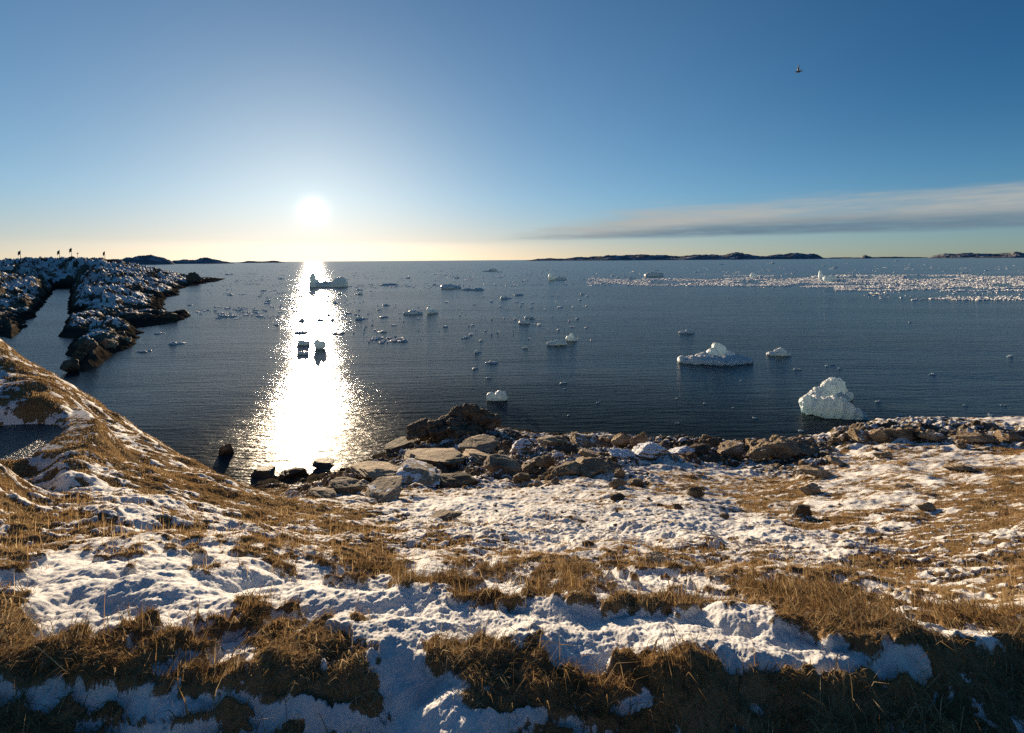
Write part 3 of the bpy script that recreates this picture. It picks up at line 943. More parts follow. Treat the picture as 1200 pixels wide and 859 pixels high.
berg(766, 324, 22, [(-.3, 0, .06, .22, .3, .14), (0, 0, .08, .3, .3, .16), (.3, 0, .06, .22, .3, .12)],
     'long pale blue iceberg at the left end of the pack ice', 26, amp=.05, wl=.4, voxel=.03)
berg(883, 326, 8, [(-.1, 0, .3, .4, .4, .5), (.2, 0, .2, .3, .4, .5)],
     'bright square topped iceberg standing up out of the pack ice', 27, amp=.06, wl=.5, voxel=.05)
berg(963, 327, 9, [(-.2, 0, .3, .2, .3, .8), (.1, 0, .2, .3, .4, .4)],
     'tall narrow iceberg in the pack ice left of a broad blue one', 28, amp=.06, wl=.4, voxel=.04)
berg(972, 330, 13, [(-.2, 0, .2, .35, .3, .36), (.25, 0, .15, .3, .3, .4)],
     'broad blue sided iceberg in the middle of the pack ice', 29, amp=.06, wl=.4, voxel=.04)
berg(804, 390, 18, [(-.25, 0, .03, .25, .3, .12), (.15, 0, .04, .3, .3, .16), (.35, 0, .02, .15, .25, .08)],
     'little cream floe alone beyond the wide flat floe', 30, amp=.05, wl=.4, voxel=.035)
berg(620, 373, 12, [(-.2, 0, .05, .28, .3, .2), (.2, 0, .05, .28, .3, .16)], 'small pale floe, the farther of two in mid water', 31, amp=.05, wl=.4, voxel=.04)
berg(614, 379, 14, [(-.25, 0, .04, .25, .3, .16), (.1, 0, .06, .3, .3, .22), (.35, 0, .03, .15, .2, .1)], 'small brownish floe, the nearer of two in mid water', 32, amp=.05, wl=.4, voxel=.04)

# ice pieces of a few pixels each
PIECE = []
for k in range(6):
    r = np.random.default_rng(200 + k)
    if k % 2 == 0:
        bl = [(r.uniform(-.28, .28), r.uniform(-.2, .2), 0, r.uniform(.2, .36), r.uniform(.2, .34), r.uniform(.05, .1)) for _ in range(4)]
        bl += [(r.uniform(-.3, .3), r.uniform(0, .2), .08, r.uniform(.08, .16), r.uniform(.08, .16), r.uniform(.1, .26)) for _ in range(2)]
    else:
        bl = [(r.uniform(-.3, .3), r.uniform(-.2, .2), r.uniform(-.06, .06), r.uniform(.14, .32), r.uniform(.14, .3), r.uniform(.08, .26)) for _ in range(5)]
    PIECE.append(merged_blobs('ice_piece', bl, .03, .03, .3, m_ice, 210 + k, sub='cut', ridge=.06))


def piece(px, py, wpx, k, label, hs=1.0, group=None, name='ice_floe'):
    D = Dw(px, py)
    s = wpx / F * D
    o = link(name, PIECE[k % 6], None, ((px - HX) / F * D, D, 0))
    o.scale = (s, s, s * hs)
    o.rotation_euler = (0, 0, rng.uniform(-.5, .5) + (math.pi if rng.random() < .5 else 0))
    tag(o, label, 'ice floe', group)
    return o


GL = 'small dark ice pieces scattered in the sun glitter'
for px, py, w_ in [(352, 376, 12), (374, 375, 13), (388, 376, 9), (353, 390, 16), (397, 391, 12), (394, 355, 11), (396, 345, 10), (349, 340, 8), (341, 352, 8), (347, 365, 7), (407, 378, 8)]:
    piece(px, py, w_, int(px), 'small dark ice piece drifting in the bright sun glitter', .6, GL)
named = [
    (419, 345, 12, 'dark flat ice floe right of the glitter, behind a smaller one'), (421, 340, 8, 'small dark floe touching the far side of a flat one right of the glitter'),
    (452, 358, 11, 'narrow blue ice sliver left of the touching pair of bergs'), (420, 364, 6, 'tiny dark ice bit below the flat floe right of the glitter'),
    (423, 374, 20, 'thin dark strip of ice right of the glitter'), (449, 372, 11, 'short dark ice strip beside a longer thin strip'), (446, 389, 14, 'arched grey ice piece near the touching pair of bergs'),
    (468, 400, 18, 'low pale scatter of broken ice in mid water'), (440, 398, 8, 'little dark ice bit left of the pale broken ice'),
    (313, 353, 9, 'small ice bit left of the glitter, nearest the shore'), (323, 381, 8, 'round ice bit at the left edge of the glitter'), (309, 341, 8, 'narrow ice bit far left of the glitter'), (330, 327, 9, 'thin far ice bit left of the domed iceberg'),
    (265, 371, 17, 'ragged dark and white ice off the headland'), (270, 346, 9, 'small grey ice piece far off the headland'), (223, 358, 8, 'pale ice piece close under the headland rocks'),
    (206, 403, 22, 'long pale ice strip floating off the headland foot'), (168, 412, 16, 'narrow white ice strip nearest the headland foot'), (188, 391, 14, 'faint ice scatter along the headland shore'), (268, 322, 8, 'dark ice chip beyond the headland tip'),
    (575, 425, 18, 'low cream ice piece between the growler and the far pair'), (556, 432, 10, 'small cream ice piece left of a larger cream one'), (559, 413, 12, 'pale flat ice bit in mid water'), (572, 443, 8, 'tiny white ice bit above the growler'),
    (613, 408, 10, 'small tan ice chip left of the upright chunk'), (659, 449, 8, 'brownish ice chip in open dark water'), (661, 456, 5, 'white ice crumb beside a brownish chip'),
    (546, 396, 10, 'faint grey floe in mid water below the pair'), (592, 350, 20, 'long thin dark ice strip below the far icebergs'), (608, 346, 12, 'dark ice bit at the end of a long thin strip'),
    (572, 318, 22, 'far dark ice streak under the horizon'), (585, 319, 6, 'dark far ice knob under the horizon'), (535, 326, 9, 'far dark ice bit beyond the flat topped berg'), (682, 345, 8, 'little grey ice bit nearer than the pointed iceberg'),
    (478, 326, 8, 'far ice knob beyond the touching pair'), (456, 334, 22, 'far pale ice streak right of the domed iceberg'), (510, 334, 8, 'dark chip touching the flat topped berg'), (555, 340, 24, 'broken far ice streak right of the flat topped berg'), (612, 330, 6, 'small far chip left of the pointed berg'), 
    (1066, 378, 5, 'bright white ice crumb alone in the dark water on the right'), (968, 429, 6, 'white ice chip beyond the lumpy berg'), (975, 428, 5, 'round ice chip right beside another chip behind the lumpy berg'), (984, 432, 6, 'cream ice chip nearest the top of the lumpy berg'), (933, 433, 8, 'faint flat chip left of the lumpy berg top'),
    (1029, 471, 8, 'white chip floating right of the lumpy berg'), (1092, 439, 9, 'thin white ice sliver far right of the lumpy berg'), (1183, 418, 9, 'thin pale sliver near the right edge'), (1130, 475, 5, 'tiny cream ice bit off the right shore'), (1162, 487, 10, 'white ice bit close off the right shore'), (1174, 475, 5, 'tiny ice bit near the right shore'),
    (700, 472, 5, 'small white ice bit in dark water before the boulders'), (792, 467, 5, 'small flat ice bit before the shore rocks'), (825, 473, 6, 'white ice bit in dark water, middle of the right half'), (858, 478, 4, 'tiny white ice bit in dark water right of a larger one'), (884, 490, 8, 'white ice bit just off the shore rocks'), (793, 496, 5, 'little white ice bit just off the snowy boulder'), (937, 505, 8, 'flat white chip at the shore by the tan outcrop'), (665, 487, 5, 'faint ice chip just off the boulders'), (1054, 487, 7, 'cream ice chip just off the right shore'), (868, 446, 5, 'ice crumb below the wide flat floe'),
    (1052, 306, 6, 'bright far berg beyond the pack ice'), (1130, 320, 7, 'white berg at the far edge of the pack ice'), (965, 312, 5, 'tiny far berg beyond the middle of the pack ice'), (979, 314, 8, 'low far berg right of a tiny one beyond the pack ice'), (905, 309, 9, 'faint far ice line beyond the pack ice'), (845, 310, 6, 'small far berg beyond the left pack ice'), (817, 319, 5, 'far white knob beyond the left pack ice'), (770, 317, 5, 'far white knob above the long pale blue berg'),
]
for i, (px, py, w_, lb) in enumerate(named):
    piece(px, py, w_, i, lb, .5 if w_ > 12 else .7)

# pack ice: the chunks that show, then the brash between them
PK = 'ice chunks in the distant pack ice band'
bands = [(700, 860, 324, 335, 40), (850, 1010, 323, 337, 70), (980, 1200, 322, 341, 75), (1070, 1200, 348, 352, 16), (640, 760, 322, 330, 10)]
for x0, x1, y0, y1, n in bands:
    for _ in range(n):
        px, py = rng.uniform(x0, x1), rng.uniform(y0, y1)
        piece(px, py, rng.choice([3, 3.5, 4, 5, 6, 7.5]), int(rng.integers(6)), 'small white ice chunk in the distant pack ice band', rng.uniform(.4, .75), PK, 'pack_ice_chunk')
# brash ice: thin broken slabs, thousands
Vs, Fs, k = [], [], 0
for x0, x1, y0, y1, n in [(690, 860, 326.5, 335, 4200), (850, 1010, 323, 337, 9000), (980, 1260, 322, 341, 14500), (1070, 1260, 348, 352, 900), (270, 700, 312, 334, 900), (400, 640, 334, 338, 260), (230, 330, 360, 374, 260), (400, 700, 340, 400, 260), (300, 420, 340, 372, 160), (240, 340, 318, 350, 200), (700, 1200, 308, 322, 500), (430, 480, 396, 402, 60), (1010, 1200, 340, 350, 140), (500, 760, 321, 326, 160)]:
    for _ in range(n):
        px, py = rng.uniform(x0, x1), rng.uniform(y0, y1)
        if perlin(np.array([px * .02]), np.array([py * .35]), 77)[0] < -0.24 + .35 * abs((py - (y0 + y1) / 2) / (y1 - y0 + .01)):
            continue
        D = Dw(px, py)
        s = rng.uniform(.4, 1.4) * (D / F) * rng.choice([.7, 1, 2.2, 3.5], p=[.3, .35, .23, .12])
        c = np.array([(px - HX) / F * D, D, 0])
        m_ = int(rng.integers(5, 8))
        an = np.sort(rng.uniform(0, 2 * np.pi, m_))
        rad = s * rng.uniform(.6, 1.1, m_)
        h = rng.uniform(.08, .30)
        ring = np.stack([np.cos(an) * rad, np.sin(an) * rad, np.full(m_, -.15)], -1)
        topr = ring * .85
        topr[:, 2] = h * rng.uniform(.6, 1.2, m_)
        Vs += [ring + c, topr + c]
        for a in range(m_):
            bq = (a + 1) % m_
            Fs.append([k + a, k + bq, k + m_ + bq, k + m_ + a])
        for a in range(1, m_ - 1):
            Fs.append([k + m_, k + m_ + a, k + m_ + a + 1, k + m_ + a + 1])
        k += 2 * m_
tris = np.array([f[:3] for f in Fs if f[2] == f[3]])
quads = np.array([f for f in Fs if f[2] != f[3]])
o = link('pack_ice', mesh_np('pack_ice', np.vstack(Vs), [quads, tris], m_brash, False))
tag(o, 'loose brash ice drifting between the floes', 'ice', kind='stuff')

# ------------------------------------------------------------------ boulders
BO = [boulder_mesh(300 + k, 1.0, s_) for k, s_ in enumerate([.2, .38, .1, .3, .2, .05])]
BS = [boulder_mesh(320 + k, 1.0, .95) for k in range(2)]          # snow capped
BD = [boulder_mesh(330 + k, 1.0, -.35, dark=.72) for k in range(3)]           # bare


def rock_at(px, py, wpx, hpx, me, label, group=None, name='boulder', cat='boulder', depth=0.8, tilt=0.0):
    p, D = ground_hit(px, py)
    wm = wpx / F * D
    hm = max(hpx - 0.22 * wpx, 0.5 * hpx) / F * D
    o = link(name, me, None, (p[0], p[1] + wm * depth * 0.35, p[2] + hm * (0.10 if wpx >= 60 else 0.20)))
    o.scale = (wm * (.46 if wpx >= 60 else .54), wm * .54 * depth, hm * (.62 if wpx >= 60 else .72))
    o.rotation_euler = (rng.uniform(-.15, .15), tilt + rng.uniform(-.15, .15), rng.uniform(-.5, .5))
    tag(o, label, cat, group)
    return o


def outcrop(px, py, wpx, hpx, blobs, label, seed, depth=0.8, rotz=0.0, amp=.03, ridge=.10, cat='rock', name='rock_outcrop', snow=.1, dark=0.0):
    p, D = ground_hit(px, py)
    wm, hm = wpx / F * D, hpx / F * D
    bl = [(a * wm, b_ * wm * depth, c_ * hm, d_ * wm, e_ * wm * depth, f_ * hm) for a, b_, c_, d_, e_, f_ in blobs]
    me = merged_blobs(name, bl, wm * .009, amp * hm, .16 * wm, m_rock, seed, sub='cut', ridge=ridge * hm)
    a = me.attributes.new('snow', 'FLOAT', 'POINT')
    a.data.foreach_set('value', np.full(len(me.vertices), snow, np.float32))
    a = me.attributes.new('dark', 'FLOAT', 'POINT')
    a.data.foreach_set('value', np.full(len(me.vertices), dark, np.float32))
    o = link(name, me, None, (p[0], p[1] + wm * depth * .3, p[2]))
    o.rotation_euler = (0, 0, rotz)
    return tag(o, label, cat)


outcrop(528, 513, 96, 22, [(-.42, -.05, .0, .16, .25, .25), (-.30, .0, .05, .2, .22, .34), (-.12, -.1, .0, .24, .2, .3), (.0, .15, .1, .2, .2, .4), (.1, .35, .3, .14, .2, .5), (.2, .4, .55, .16, .2, .62), (.3, .3, .3, .16, .22, .6), (.42, .2, .1, .14, .22, .42), (.16, -.15, -.05, .3, .25, .3)],
        'long jagged dark rock jutting into the water at the point', 41, ridge=.28, amp=.06, snow=-.25, dark=.75)
outcrop(932, 541, 84, 15, [(-.36, 0, .1, .18, .3, .4), (-.15, .05, .3, .25, .35, .6), (.05, .1, .4, .25, .35, .6), (.25, .05, .25, .22, .3, .5), (.4, 0, .1, .15, .3, .3)],
        'large pale tan rock outcrop on the right shore', 42, ridge=.2, amp=.08, snow=-.05)
outcrop(690, 560, 66, 16, [(-.25, 0, .1, .34, .5, .5), (.1, .1, .2, .42, .5, .55), (.36, .1, .1, .25, .4, .4)], 'low tan sunlit slab between the shore boulders', 43, snow=-.1, ridge=.1)

rocks = [
    # px, py, w, h, proto list, label
    (305, 560, 34, 11, BD[0], 'dark rounded rock in the surf at the foot of the left slope'),
    (338, 561, 36, 13, BD[1], 'larger dark rock right of another at the foot of the left slope'),
    (265, 533, 16, 14, BD[2], 'small pointed dark rock standing in the sea off the left slope'),
    (378, 548, 34, 5, BD[0], 'low wet rock awash in the glittering shallows'),
    (430, 556, 30, 8, BD[1], 'second low wet rock awash, nearer the slabs'),
    (402, 578, 44, 15, BO[0], 'rounded snow dusted boulder at the end of the left slope'),
    (372, 584, 36, 10, BO[2], 'low grey boulder beside the rounded one at the slope end'),
    (445, 588, 70, 16, BO[3], 'broad snowy slab by the sunlit shelf'),
    (440, 560, 80, 14, BO[5], 'long wet tan slab sloping into the glitter'),
    (482, 566, 84, 16, BO[1], 'pale sunlit slab above the long wet one'),
    (537, 570, 50, 18, BD[2], 'dark brown boulder above the shaded snow patch'),
    (500, 545, 90, 14, BO[2], 'flat layered slab behind the dark jagged rock'),
    (562, 545, 60, 18, BO[4], 'grey slab with a snowy top beside the layered slab'),
    (590, 556, 50, 16, BO[0], 'grey boulder left of the dark rock pile'),
    (565, 528, 60, 13, BO[5], 'tan slab behind the jagged rock'),
    (470, 530, 60, 10, BD[0], 'low dark slab between the jagged rock and the glitter'),
    (520, 610, 36, 5, BD[0], 'thin dark ledge of rock with snow on top in the white field'),
    (612, 530, 26, 22, BS[0], 'snow patched dark boulder at the left of the shore row'),
    (622, 556, 30, 20, BO[3], 'dark boulder of the rock pile above the tan slab'),
    (612, 566, 28, 14, BD[1], 'dark low boulder in front of the rock pile'),
    (640, 548, 24, 16, BD[2], 'small dark boulder right of the rock pile'),
    (645, 522, 34, 14, BO[2], 'tan slab in the shore row with snow behind it'),
    (692, 526, 50, 20, BO[1], 'big rounded grey boulder in the shore row'),
    (732, 524, 26, 18, BO[5], 'tan upright boulder in the shore row'),
    (752, 524, 20, 16, BO[4], 'brown boulder touching the tan upright one'),
    (730, 538, 34, 14, BS[1], 'snow topped boulder in front of the tan upright one'),
    (693, 538, 30, 12, BO[0], 'low snow streaked boulder before the big grey one'),
    (766, 538, 44, 26, BS[0], 'large tilted boulder covered in blue shaded snow'),
    (800, 534, 30, 14, BS[1], 'low snowy boulder right of the tilted snow covered one'),
    (823, 534, 32, 16, BD[1], 'dark boulder with a thin snow top in the shore row'),
    (838, 524, 16, 12, BD[2], 'small dark boulder standing behind the snow topped one'),
    (862, 534, 40, 20, BO[3], 'snow dusted slab left of the tan outcrop'),
    (890, 524, 26, 14, BO[1], 'tan boulder between the slab and the tan outcrop'),
    (724, 571, 20, 12, BD[0], 'dark domed stone, left of two behind the field'),
    (746, 570, 22, 11, BD[1], 'dark domed stone, right of two behind the field'),
    (728, 561, 14, 14, BO[5], 'tan stone between and behind the two dark domes'),
    (726, 585, 18, 8, BD[2], 'brown flat stone below the two dark domes'),
    (818, 583, 18, 14, BD[2], 'lone dark stone on the snow right of the two domes'),
    (795, 597, 12, 8, BD[0], 'small dark stone half sunk in the snowy field'),
    (850, 608, 14, 7, BD[1], 'small grey stone in the snow below the orange mound'),
    (689, 640, 14, 7, BD[0], 'small dark stone alone in the middle of the field'),
    (772, 661, 24, 8, BO[5], 'flat brown stone where field and grass meet'),
    (845, 682, 30, 9, BO[0], 'flat pale stone in the grassy strip'),
    (965, 560, 40, 14, BO[5], 'low tan slab in front of the large outcrop'),
    (951, 580, 22, 16, BO[2], 'grey stone at the right end of the orange mound'),
    (941, 604, 26, 14, BD[1], 'pointed dark stone throwing a long shadow'),
    (1020, 516, 34, 16, BO[1], 'tan boulder left of the cubic one on the right skyline'),
    (1036, 518, 22, 18, BO[5], 'cubic tan boulder on the right skyline'),
    (1066, 516, 32, 20, BO[4], 'tallest tan boulder on the right skyline'),
    (1100, 518, 34, 12, BO[0], 'low tan boulder right of the tallest one'),
    (1156, 518, 40, 16, BO[5], 'sloping tan slab near the right edge'),
    (1194, 518, 30, 16, BO[1], 'tan boulder cut by the right edge'),
    (1133, 554, 32, 12, BO[5], 'oblong tan boulder with a blue shadow to its right'),
    (1088, 600, 18, 13, BO[2], 'pointed tan stone in the right field'),
    (1094, 582, 18, 6, BO[5], 'flat stone just above the pointed one in the right field'),
    (1040, 536, 18, 9, BO[4], 'rusty brown stone below the right skyline boulders'),
    (1062, 572, 22, 7, BO[5], 'flat brown stone in the right field'),
    (985, 545, 20, 7, BO[0], 'low grey stone right of the large outcrop'),
]
for px, py, w_, h_, me_, lb in rocks:
    rock_at(px, py, w_, h_, me_, lb)
# rubble of the shore
SR = 'rubble between the shore boulders'
for x0, x1, y0, y1, n in [(600, 880, 512, 545, 34), (420, 610, 520, 575, 12), (600, 660, 540, 572, 10), (880, 1200, 498, 530, 22), (350, 430, 560, 585, 5)]:
    for _ in range(n):
        px, py = rng.uniform(x0, x1), rng.uniform(y0, y1)
        if ground_hit(px, py)[0][2] < 0.1:
            continue
        s = rng.choice([6, 8, 10, 13])
        rock_at(px, py, s, s * rng.uniform(.4, .8), (BO + BD + BS)[int(rng.integers(11))], 'small stone in the rubble between the shore boulders', SR, 'stone', 'stone')
FS = 'stones poking through the snow of the field'
for _ in range(34):
    px, py = rng.uniform(560, 1190), rng.uniform(560, 650)
    s = rng.choice([3, 4, 5])
    rock_at(px, py, s, s * .6, (BO + BD)[int(rng.integers(9))], 'small stone poking through the snow of the field', FS, 'stone', 'stone')

# headland boulders at its foot and the block on its tip
def rock_far(px, py, wpx, hpx, me, label, z=0.0, tilt=0.0):
    D = Dw(px, py, z)
    wm, hm = wpx / F * D, hpx / F * D
    o = link('boulder', me, None, ((px - HX) / F * D, D, z + hm * .35))
    o.scale = (wm * .52, wm * .5, hm * .62)
    o.rotation_euler = (0, tilt, rng.uniform(-.6, .6))
    tag(o, label, 'boulder')


rock_far(226, 331, 17, 12, BD[0], 'dark square block of rock standing on the headland tip', 1.0)
rock_far(97, 424, 22, 26, BD[1], 'tilted tan boulder at the foot of the headland', 0, .5)
rock_far(84, 436, 18, 14, BD[2], 'lowest dark boulder at the headland foot by the inlet', 0, .3)
rock_far(124, 412, 22, 17, BO[4], 'boulder with lit face on the headland shore', 0, .4)
rock_far(143, 404, 18, 11, BO[2], 'pale lit boulder at the water under the headland', 0, .3)
rock_far(196, 376, 26, 9, BD[1], 'dark bulky rock running into the water from the headland', 0, .1)
rock_far(214, 368, 16, 5, BD[2], 'flat rock at the water end of the bulky dark one', 0, 0)


# ------------------------------------------------------------------ things on the headland
def head_top(px):
    """highest place of the headland seen in a column"""
    j = np.argmin(np.abs(th2 - math.atan((px - HX) / F)))
    zz, yy, xx = Hz2[:, j], HYg[:, j], HXg[:, j]
    k = np.argmax(np.where(zz > 0, (zz - CAM_H) / yy, -9))
    return np.array([xx[k], yy[k], zz[k]])


def head_hit(px, py):
    j = np.argmin(np.abs(th2 - math.atan((px - HX) / F)))
    _, b_ = project(HXg[:, j], HYg[:, j], Hz2[:, j])
    vis = np.minimum.accumulate(b_)
    k = np.argmax(vis <= py)
    return np.array([HXg[k, j], HYg[k, j], Hz2[k, j]])


def tube_mesh(name, pts, rad, mat, n=8):
    pts = [np.array(p, float) for p in pts]
    Vs, Fs = [], []
    an = np.linspace(0, 2 * np.pi, n, endpoint=False)
    rad = rad if hasattr(rad, '__len__') else [rad] * len(pts)
    for p, r_ in zip(pts, rad):
        Vs.append(p + np.stack([np.cos(an) * r_, np.sin(an) * r_, 0 * an], -1))
    for k in range(len(pts) - 1):
        for a in range(n):
            bq = (a + 1) % n
            Fs.append([k * n + a, k * n + bq, (k + 1) * n + bq, (k + 1) * n + a])
    caps = np.array([list(range(n))[::-1], list(range((len(pts) - 1) * n, len(pts) * n))])
    return mesh_np(name, np.vstack(Vs), [np.array(Fs), caps], mat)


m_pole = plain('pole_paint', (.35, .35, .34))
m_flag = plain('flag_cloth', (.10, .08, .08), .9)
m_post = plain('weathered_wood', (.42, .33, .24), .8)


def flagpole(px, hgt_px, label, flagw):
    p = head_top(px)
    k = p[1] / F
    H = 0.85 * hgt_px * k
    root = empty('flagpole', (p[0], p[1], p[2] - .3))
    link('pole', tube_mesh('pole', [(0, 0, 0), (0, 0, H * .5), (0, 0, H + .3)], [.28 * k, .22 * k, .14 * k], m_pole), root)
    w_, h_ = flagw * k, 4.5 * k
    n, m_ = 9, 7
    u, v = np.meshgrid(np.linspace(0, 1, n), np.linspace(0, 1, m_))
    Xf = -u * w_
    Zf = H + .2 - v * h_ - u * u * h_ * .55
    Yf = .12 * w_ * np.sin(u * 6 + v)
    A = np.stack([Xf, Yf, Zf], -1).reshape(-1, 3)
    B = A + np.array([0, .03, 0])
    f = grid_faces(m_, n)
    link('flag', mesh_np('flag', np.vstack([A, B]), np.vstack([f, f[:, ::-1] + n * m_]), m_flag), root)
    tag(root, label, 'flagpole')


flagpole(24, 10, 'flagpole with drooping dark flag on the headland skyline, farthest left', 3.2)
flagpole(69.5, 10, 'flagpole with dark flag left of the top hummock of the headland', 3.0)
flagpole(84, 11, 'flagpole with dark flag on top of the highest headland hummock', 3.0)
flagpole(123, 10, 'flagpole with dark flag on the right slope of the headland skyline', 2.4)
p = head_top(91.5)
k = p[1] / F
root = empty('marker_post', (p[0], p[1], p[2] - .3))
link('pole', tube_mesh('pole', [(0, 0, 0), (0, 0, 5.5 * k)], [.25 * k, .2 * k], m_pole), root)
link('head_board', tube_mesh('head_board', [(0, 0, 4.4 * k), (0, 0, 5.8 * k)], [.8 * k, .8 * k], m_flag, 6), root)
tag(root, 'short marker post with a dark round head on the headland top', 'marker post')

PG = 'pale upright posts on the headland'
post_me = None
for px, py in [(72.5, 319), (75, 319), (78, 319.5), (92, 329), (95, 330), (99, 332), (103, 330), (107, 331), (111, 330), (2, 330), (5, 332), (9, 330), (12, 331)]:
    p = head_hit(px, py)
    k = p[1] / F
    if post_me is None:
        bm = bmesh.new()
        bmesh.ops.create_cone(bm, cap_ends=True, segments=8, radius1=.5, radius2=.42, depth=4.4)
        for v in bm.verts:
            v.co.z += 1.9
        bmesh.ops.bevel(bm, geom=bm.edges[:], offset=.06, segments=1, affect='EDGES')
        post_me = bpy.data.meshes.new('post')
        bm.to_mesh(post_me)
        bm.free()
        post_me.materials.append(m_post)
    o = link('post', post_me, None, (p[0], p[1], p[2]))
    o.scale = (k, k, k * rng.uniform(.8, 1.15))
    o.rotation_euler = (rng.uniform(-.06, .06), rng.uniform(-.08, .08), 0)
    tag(o, 'pale upright post standing among the snowy headland rocks', 'post', PG)


# ------------------------------------------------------------------ gull
def gull():
    p = P(936, 84, 95)
    s = 1.6 * 95 / F
    V, Fc = ICO3
    B = V.copy()
    tpr = np.where(B[:, 0] < 0, 1 - .55 * np.abs(B[:, 0]), 1 - .25 * np.abs(B[:, 0]) ** 2)
    B[:, 1:] *= tpr[:, None]
    B *= np.array([2.2, .62, .68])
    Vs, Fs, k = [B], [Fc], len(B)
    for sgn in (-1, 1):
        st = [(0.15, .3, .2, 1.4, .28), (0.2, 1.3, 1.3, 1.25, .16), (-.1, 2.2, 2.4, 1.0, .10), (-.9, 2.8, 3.6, .3, .04)]
        W = []
        for cx, y_, z_, ch, t_ in st:
            W += [(cx + ch / 2, sgn * y_, z_), (cx, sgn * y_, z_ + t_), (cx - ch / 2, sgn * y_, z_), (cx, sgn * y_, z_ - t_ * .4)]
        fs = []
        for a in range(3):
            for b_ in range(4):
                c_ = (b_ + 1) % 4
                fs += [[a * 4 + b_, a * 4 + c_, a * 4 + 4 + c_], [a * 4 + b_, a * 4 + 4 + c_, a * 4 + 4 + b_]]
        fs += [[12, 13, 14], [12, 14, 15], [0, 2, 1], [0, 3, 2]]
        Vs.append(np.array(W))
        Fs.append(np.array(fs) + k)
        k += len(W)
    hd = ICO3[0] * .5 + np.array([2.1, 0, .25])
    Vs.append(hd)
    Fs.append(Fc + k)
    k += len(hd)
    bk = np.array([(2.5, .12, .25), (2.5, -.12, .25), (2.5, 0, .42), (3.1, 0, .18)])
    Vs.append(bk)
    Fs.append(np.array([[0, 1, 3], [1, 2, 3], [2, 0, 3], [0, 2, 1]]) + k)
    k += 4
    tl = np.array([(-1.7, .3, .1), (-1.7, -.3, .1), (-3.0, -.6, .1), (-3.0, .6, .1), (-1.8, 0, .25)])
    Vs.append(tl)
    Fs.append(np.array([[0, 1, 2], [0, 2, 3], [0, 4, 1], [4, 0, 3], [4, 3, 2], [4, 2, 1]]) + k)
    me = mesh_np('gull', np.vstack(Vs) * s, np.vstack(Fs), plain('gull_feathers', (.20, .17, .14), .8), False)
    o = link('gull', me, None, tuple(p))
    o.rotation_euler = (.25, -.1, 2.3)
    tag(o, 'small dark gull with raised wings, alone in the blue sky', 'bird')


gull()


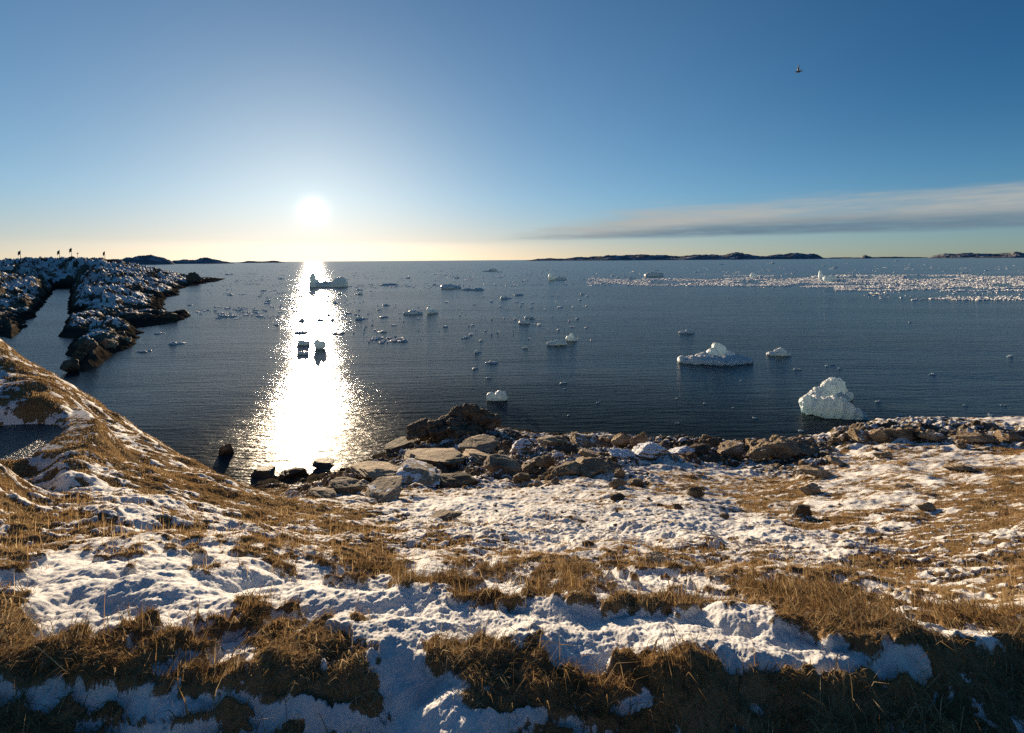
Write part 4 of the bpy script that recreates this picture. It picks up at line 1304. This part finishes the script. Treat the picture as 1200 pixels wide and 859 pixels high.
# ------------------------------------------------------------------ dead grass
def blades(n, weight, L0, W0, segs_lean, seed, hang=None):
    r = np.random.default_rng(seed)
    nr, nc = X.shape
    wgt = weight.ravel()
    cs = np.cumsum(wgt)
    idx = np.searchsorted(cs, r.random(n) * cs[-1])
    i, j = np.divmod(idx, nc)
    i = np.clip(i, 0, nr - 2)
    j = np.clip(j, 0, nc - 2)
    u, v = r.random(n), r.random(n)

    def bl(A):
        return A[i, j] * (1 - u) * (1 - v) + A[i + 1, j] * u * (1 - v) + A[i, j + 1] * (1 - u) * v + A[i + 1, j + 1] * u * v
    bx, by, bz = bl(X), bl(Y), bl(Z)
    rad = np.hypot(bx, by)
    clump = fbm(bx, by, 0.35, 2, 301)
    az_ = r.random(n) * 2 * np.pi
    pref = 0.6 + 1.4 * fbm(bx, by, 1.2, 2, 311) * np.pi
    az_ = np.where(r.random(n) < .65, pref + r.normal(0, .55, n), az_)
    lean = np.clip(r.normal(segs_lean, .35, n) + .2 * clump, .05, 1.5)
    L = L0 * np.exp(r.normal(0, .32, n)) * (1 + .35 * clump)
    L = np.maximum(L, .02)
    wd = W0 * np.exp(r.normal(0, .35, n)) + 0.00045 * rad
    dx, dy = np.cos(az_), np.sin(az_)
    # side vector mostly facing the eye
    sx, sy = -dy, dx
    l1, l2 = np.clip(lean * .5, 0, 1.3), np.clip(lean * 1.35, 0, 2.1)
    m1 = np.stack([bx + dx * np.sin(l1) * L * .5, by + dy * np.sin(l1) * L * .5, bz - .01 + np.cos(l1) * L * .5], -1)
    m2 = m1 + np.stack([dx * np.sin(l2) * L * .5, dy * np.sin(l2) * L * .5, np.cos(l2) * L * .5], -1)
    S = np.stack([sx * wd, sy * wd, 0 * wd], -1)
    b0 = np.stack([bx, by, bz - .01], -1)
    V = np.stack([b0 - S * .5, b0 + S * .5, m1 - S * .42, m1 + S * .42, m2], 1).reshape(-1, 3)
    k = np.arange(n)[:, None] * 5
    q = k + np.array([[0, 1, 3, 2]])
    tr = k + np.array([[2, 3, 4]])
    tint = np.clip(.5 + .28 * r.normal(size=n) + .3 * fbm(bx, by, 1.5, 2, 321), 0, 1)
    return V, q, tr, np.repeat(tint, 5)


dth = np.gradient(th)[None, :]
area = RR * RR * 0.0034 * np.abs(dth) * (np.abs(TH[0, 0]) > -1)
inview = (PX > -120) & (PX < 1320) & (PY < 930)
gcov = sm(0.42, 0.7, bare) * (1 - rock) * inview
Vs, Qs, Ts, tn, k = [], [], [], [], 0
near_w = area * gcov * (RR < 6) * (RR > 1.8)
mid_w = area * gcov * ((RR >= 5) & (RR < 16))
far_w = area * gcov * ((RR >= 14) & (RR < 40))
spr_w = area * (sm(.15, .5, bare)) * (1 - rock) * inview * (RR < 12) * (RR > 2.2)
fld_w = area * (.12 + sm(.05, .45, bare)) * (1 - rock) * inview * (RR < 36) * (RR > 5)
sets = [(95000, near_w, .045, .0016, 1.45, 1), (5000, near_w, .15, .0026, 1.5, 2), (150000, mid_w, .038, .0016, 1.0, 3), (170000, far_w, .06, .0022, .8, 4),
        (60000, spr_w, .045, .0012, .9, 5), (5000, spr_w, .13, .0012, .35, 6), (260000, fld_w, .036, .0014, .9, 7)]
for n_, w_, L_, W_, ln, sd_ in sets:
    V, q, tr, ti_ = blades(n_, w_, L_, W_, ln, sd_)
    Vs.append(V)
    Qs.append(q + k)
    Ts.append(tr + k)
    tn.append(ti_)
    k += len(V)
me = mesh_np('grass', np.vstack(Vs), [np.vstack(Qs), np.vstack(Ts)], m_grass, False, {'tint': np.concatenate(tn)})
o = link('grass', me)
tag(o, 'dead golden brown grass growing through the snow', 'grass', kind='stuff')
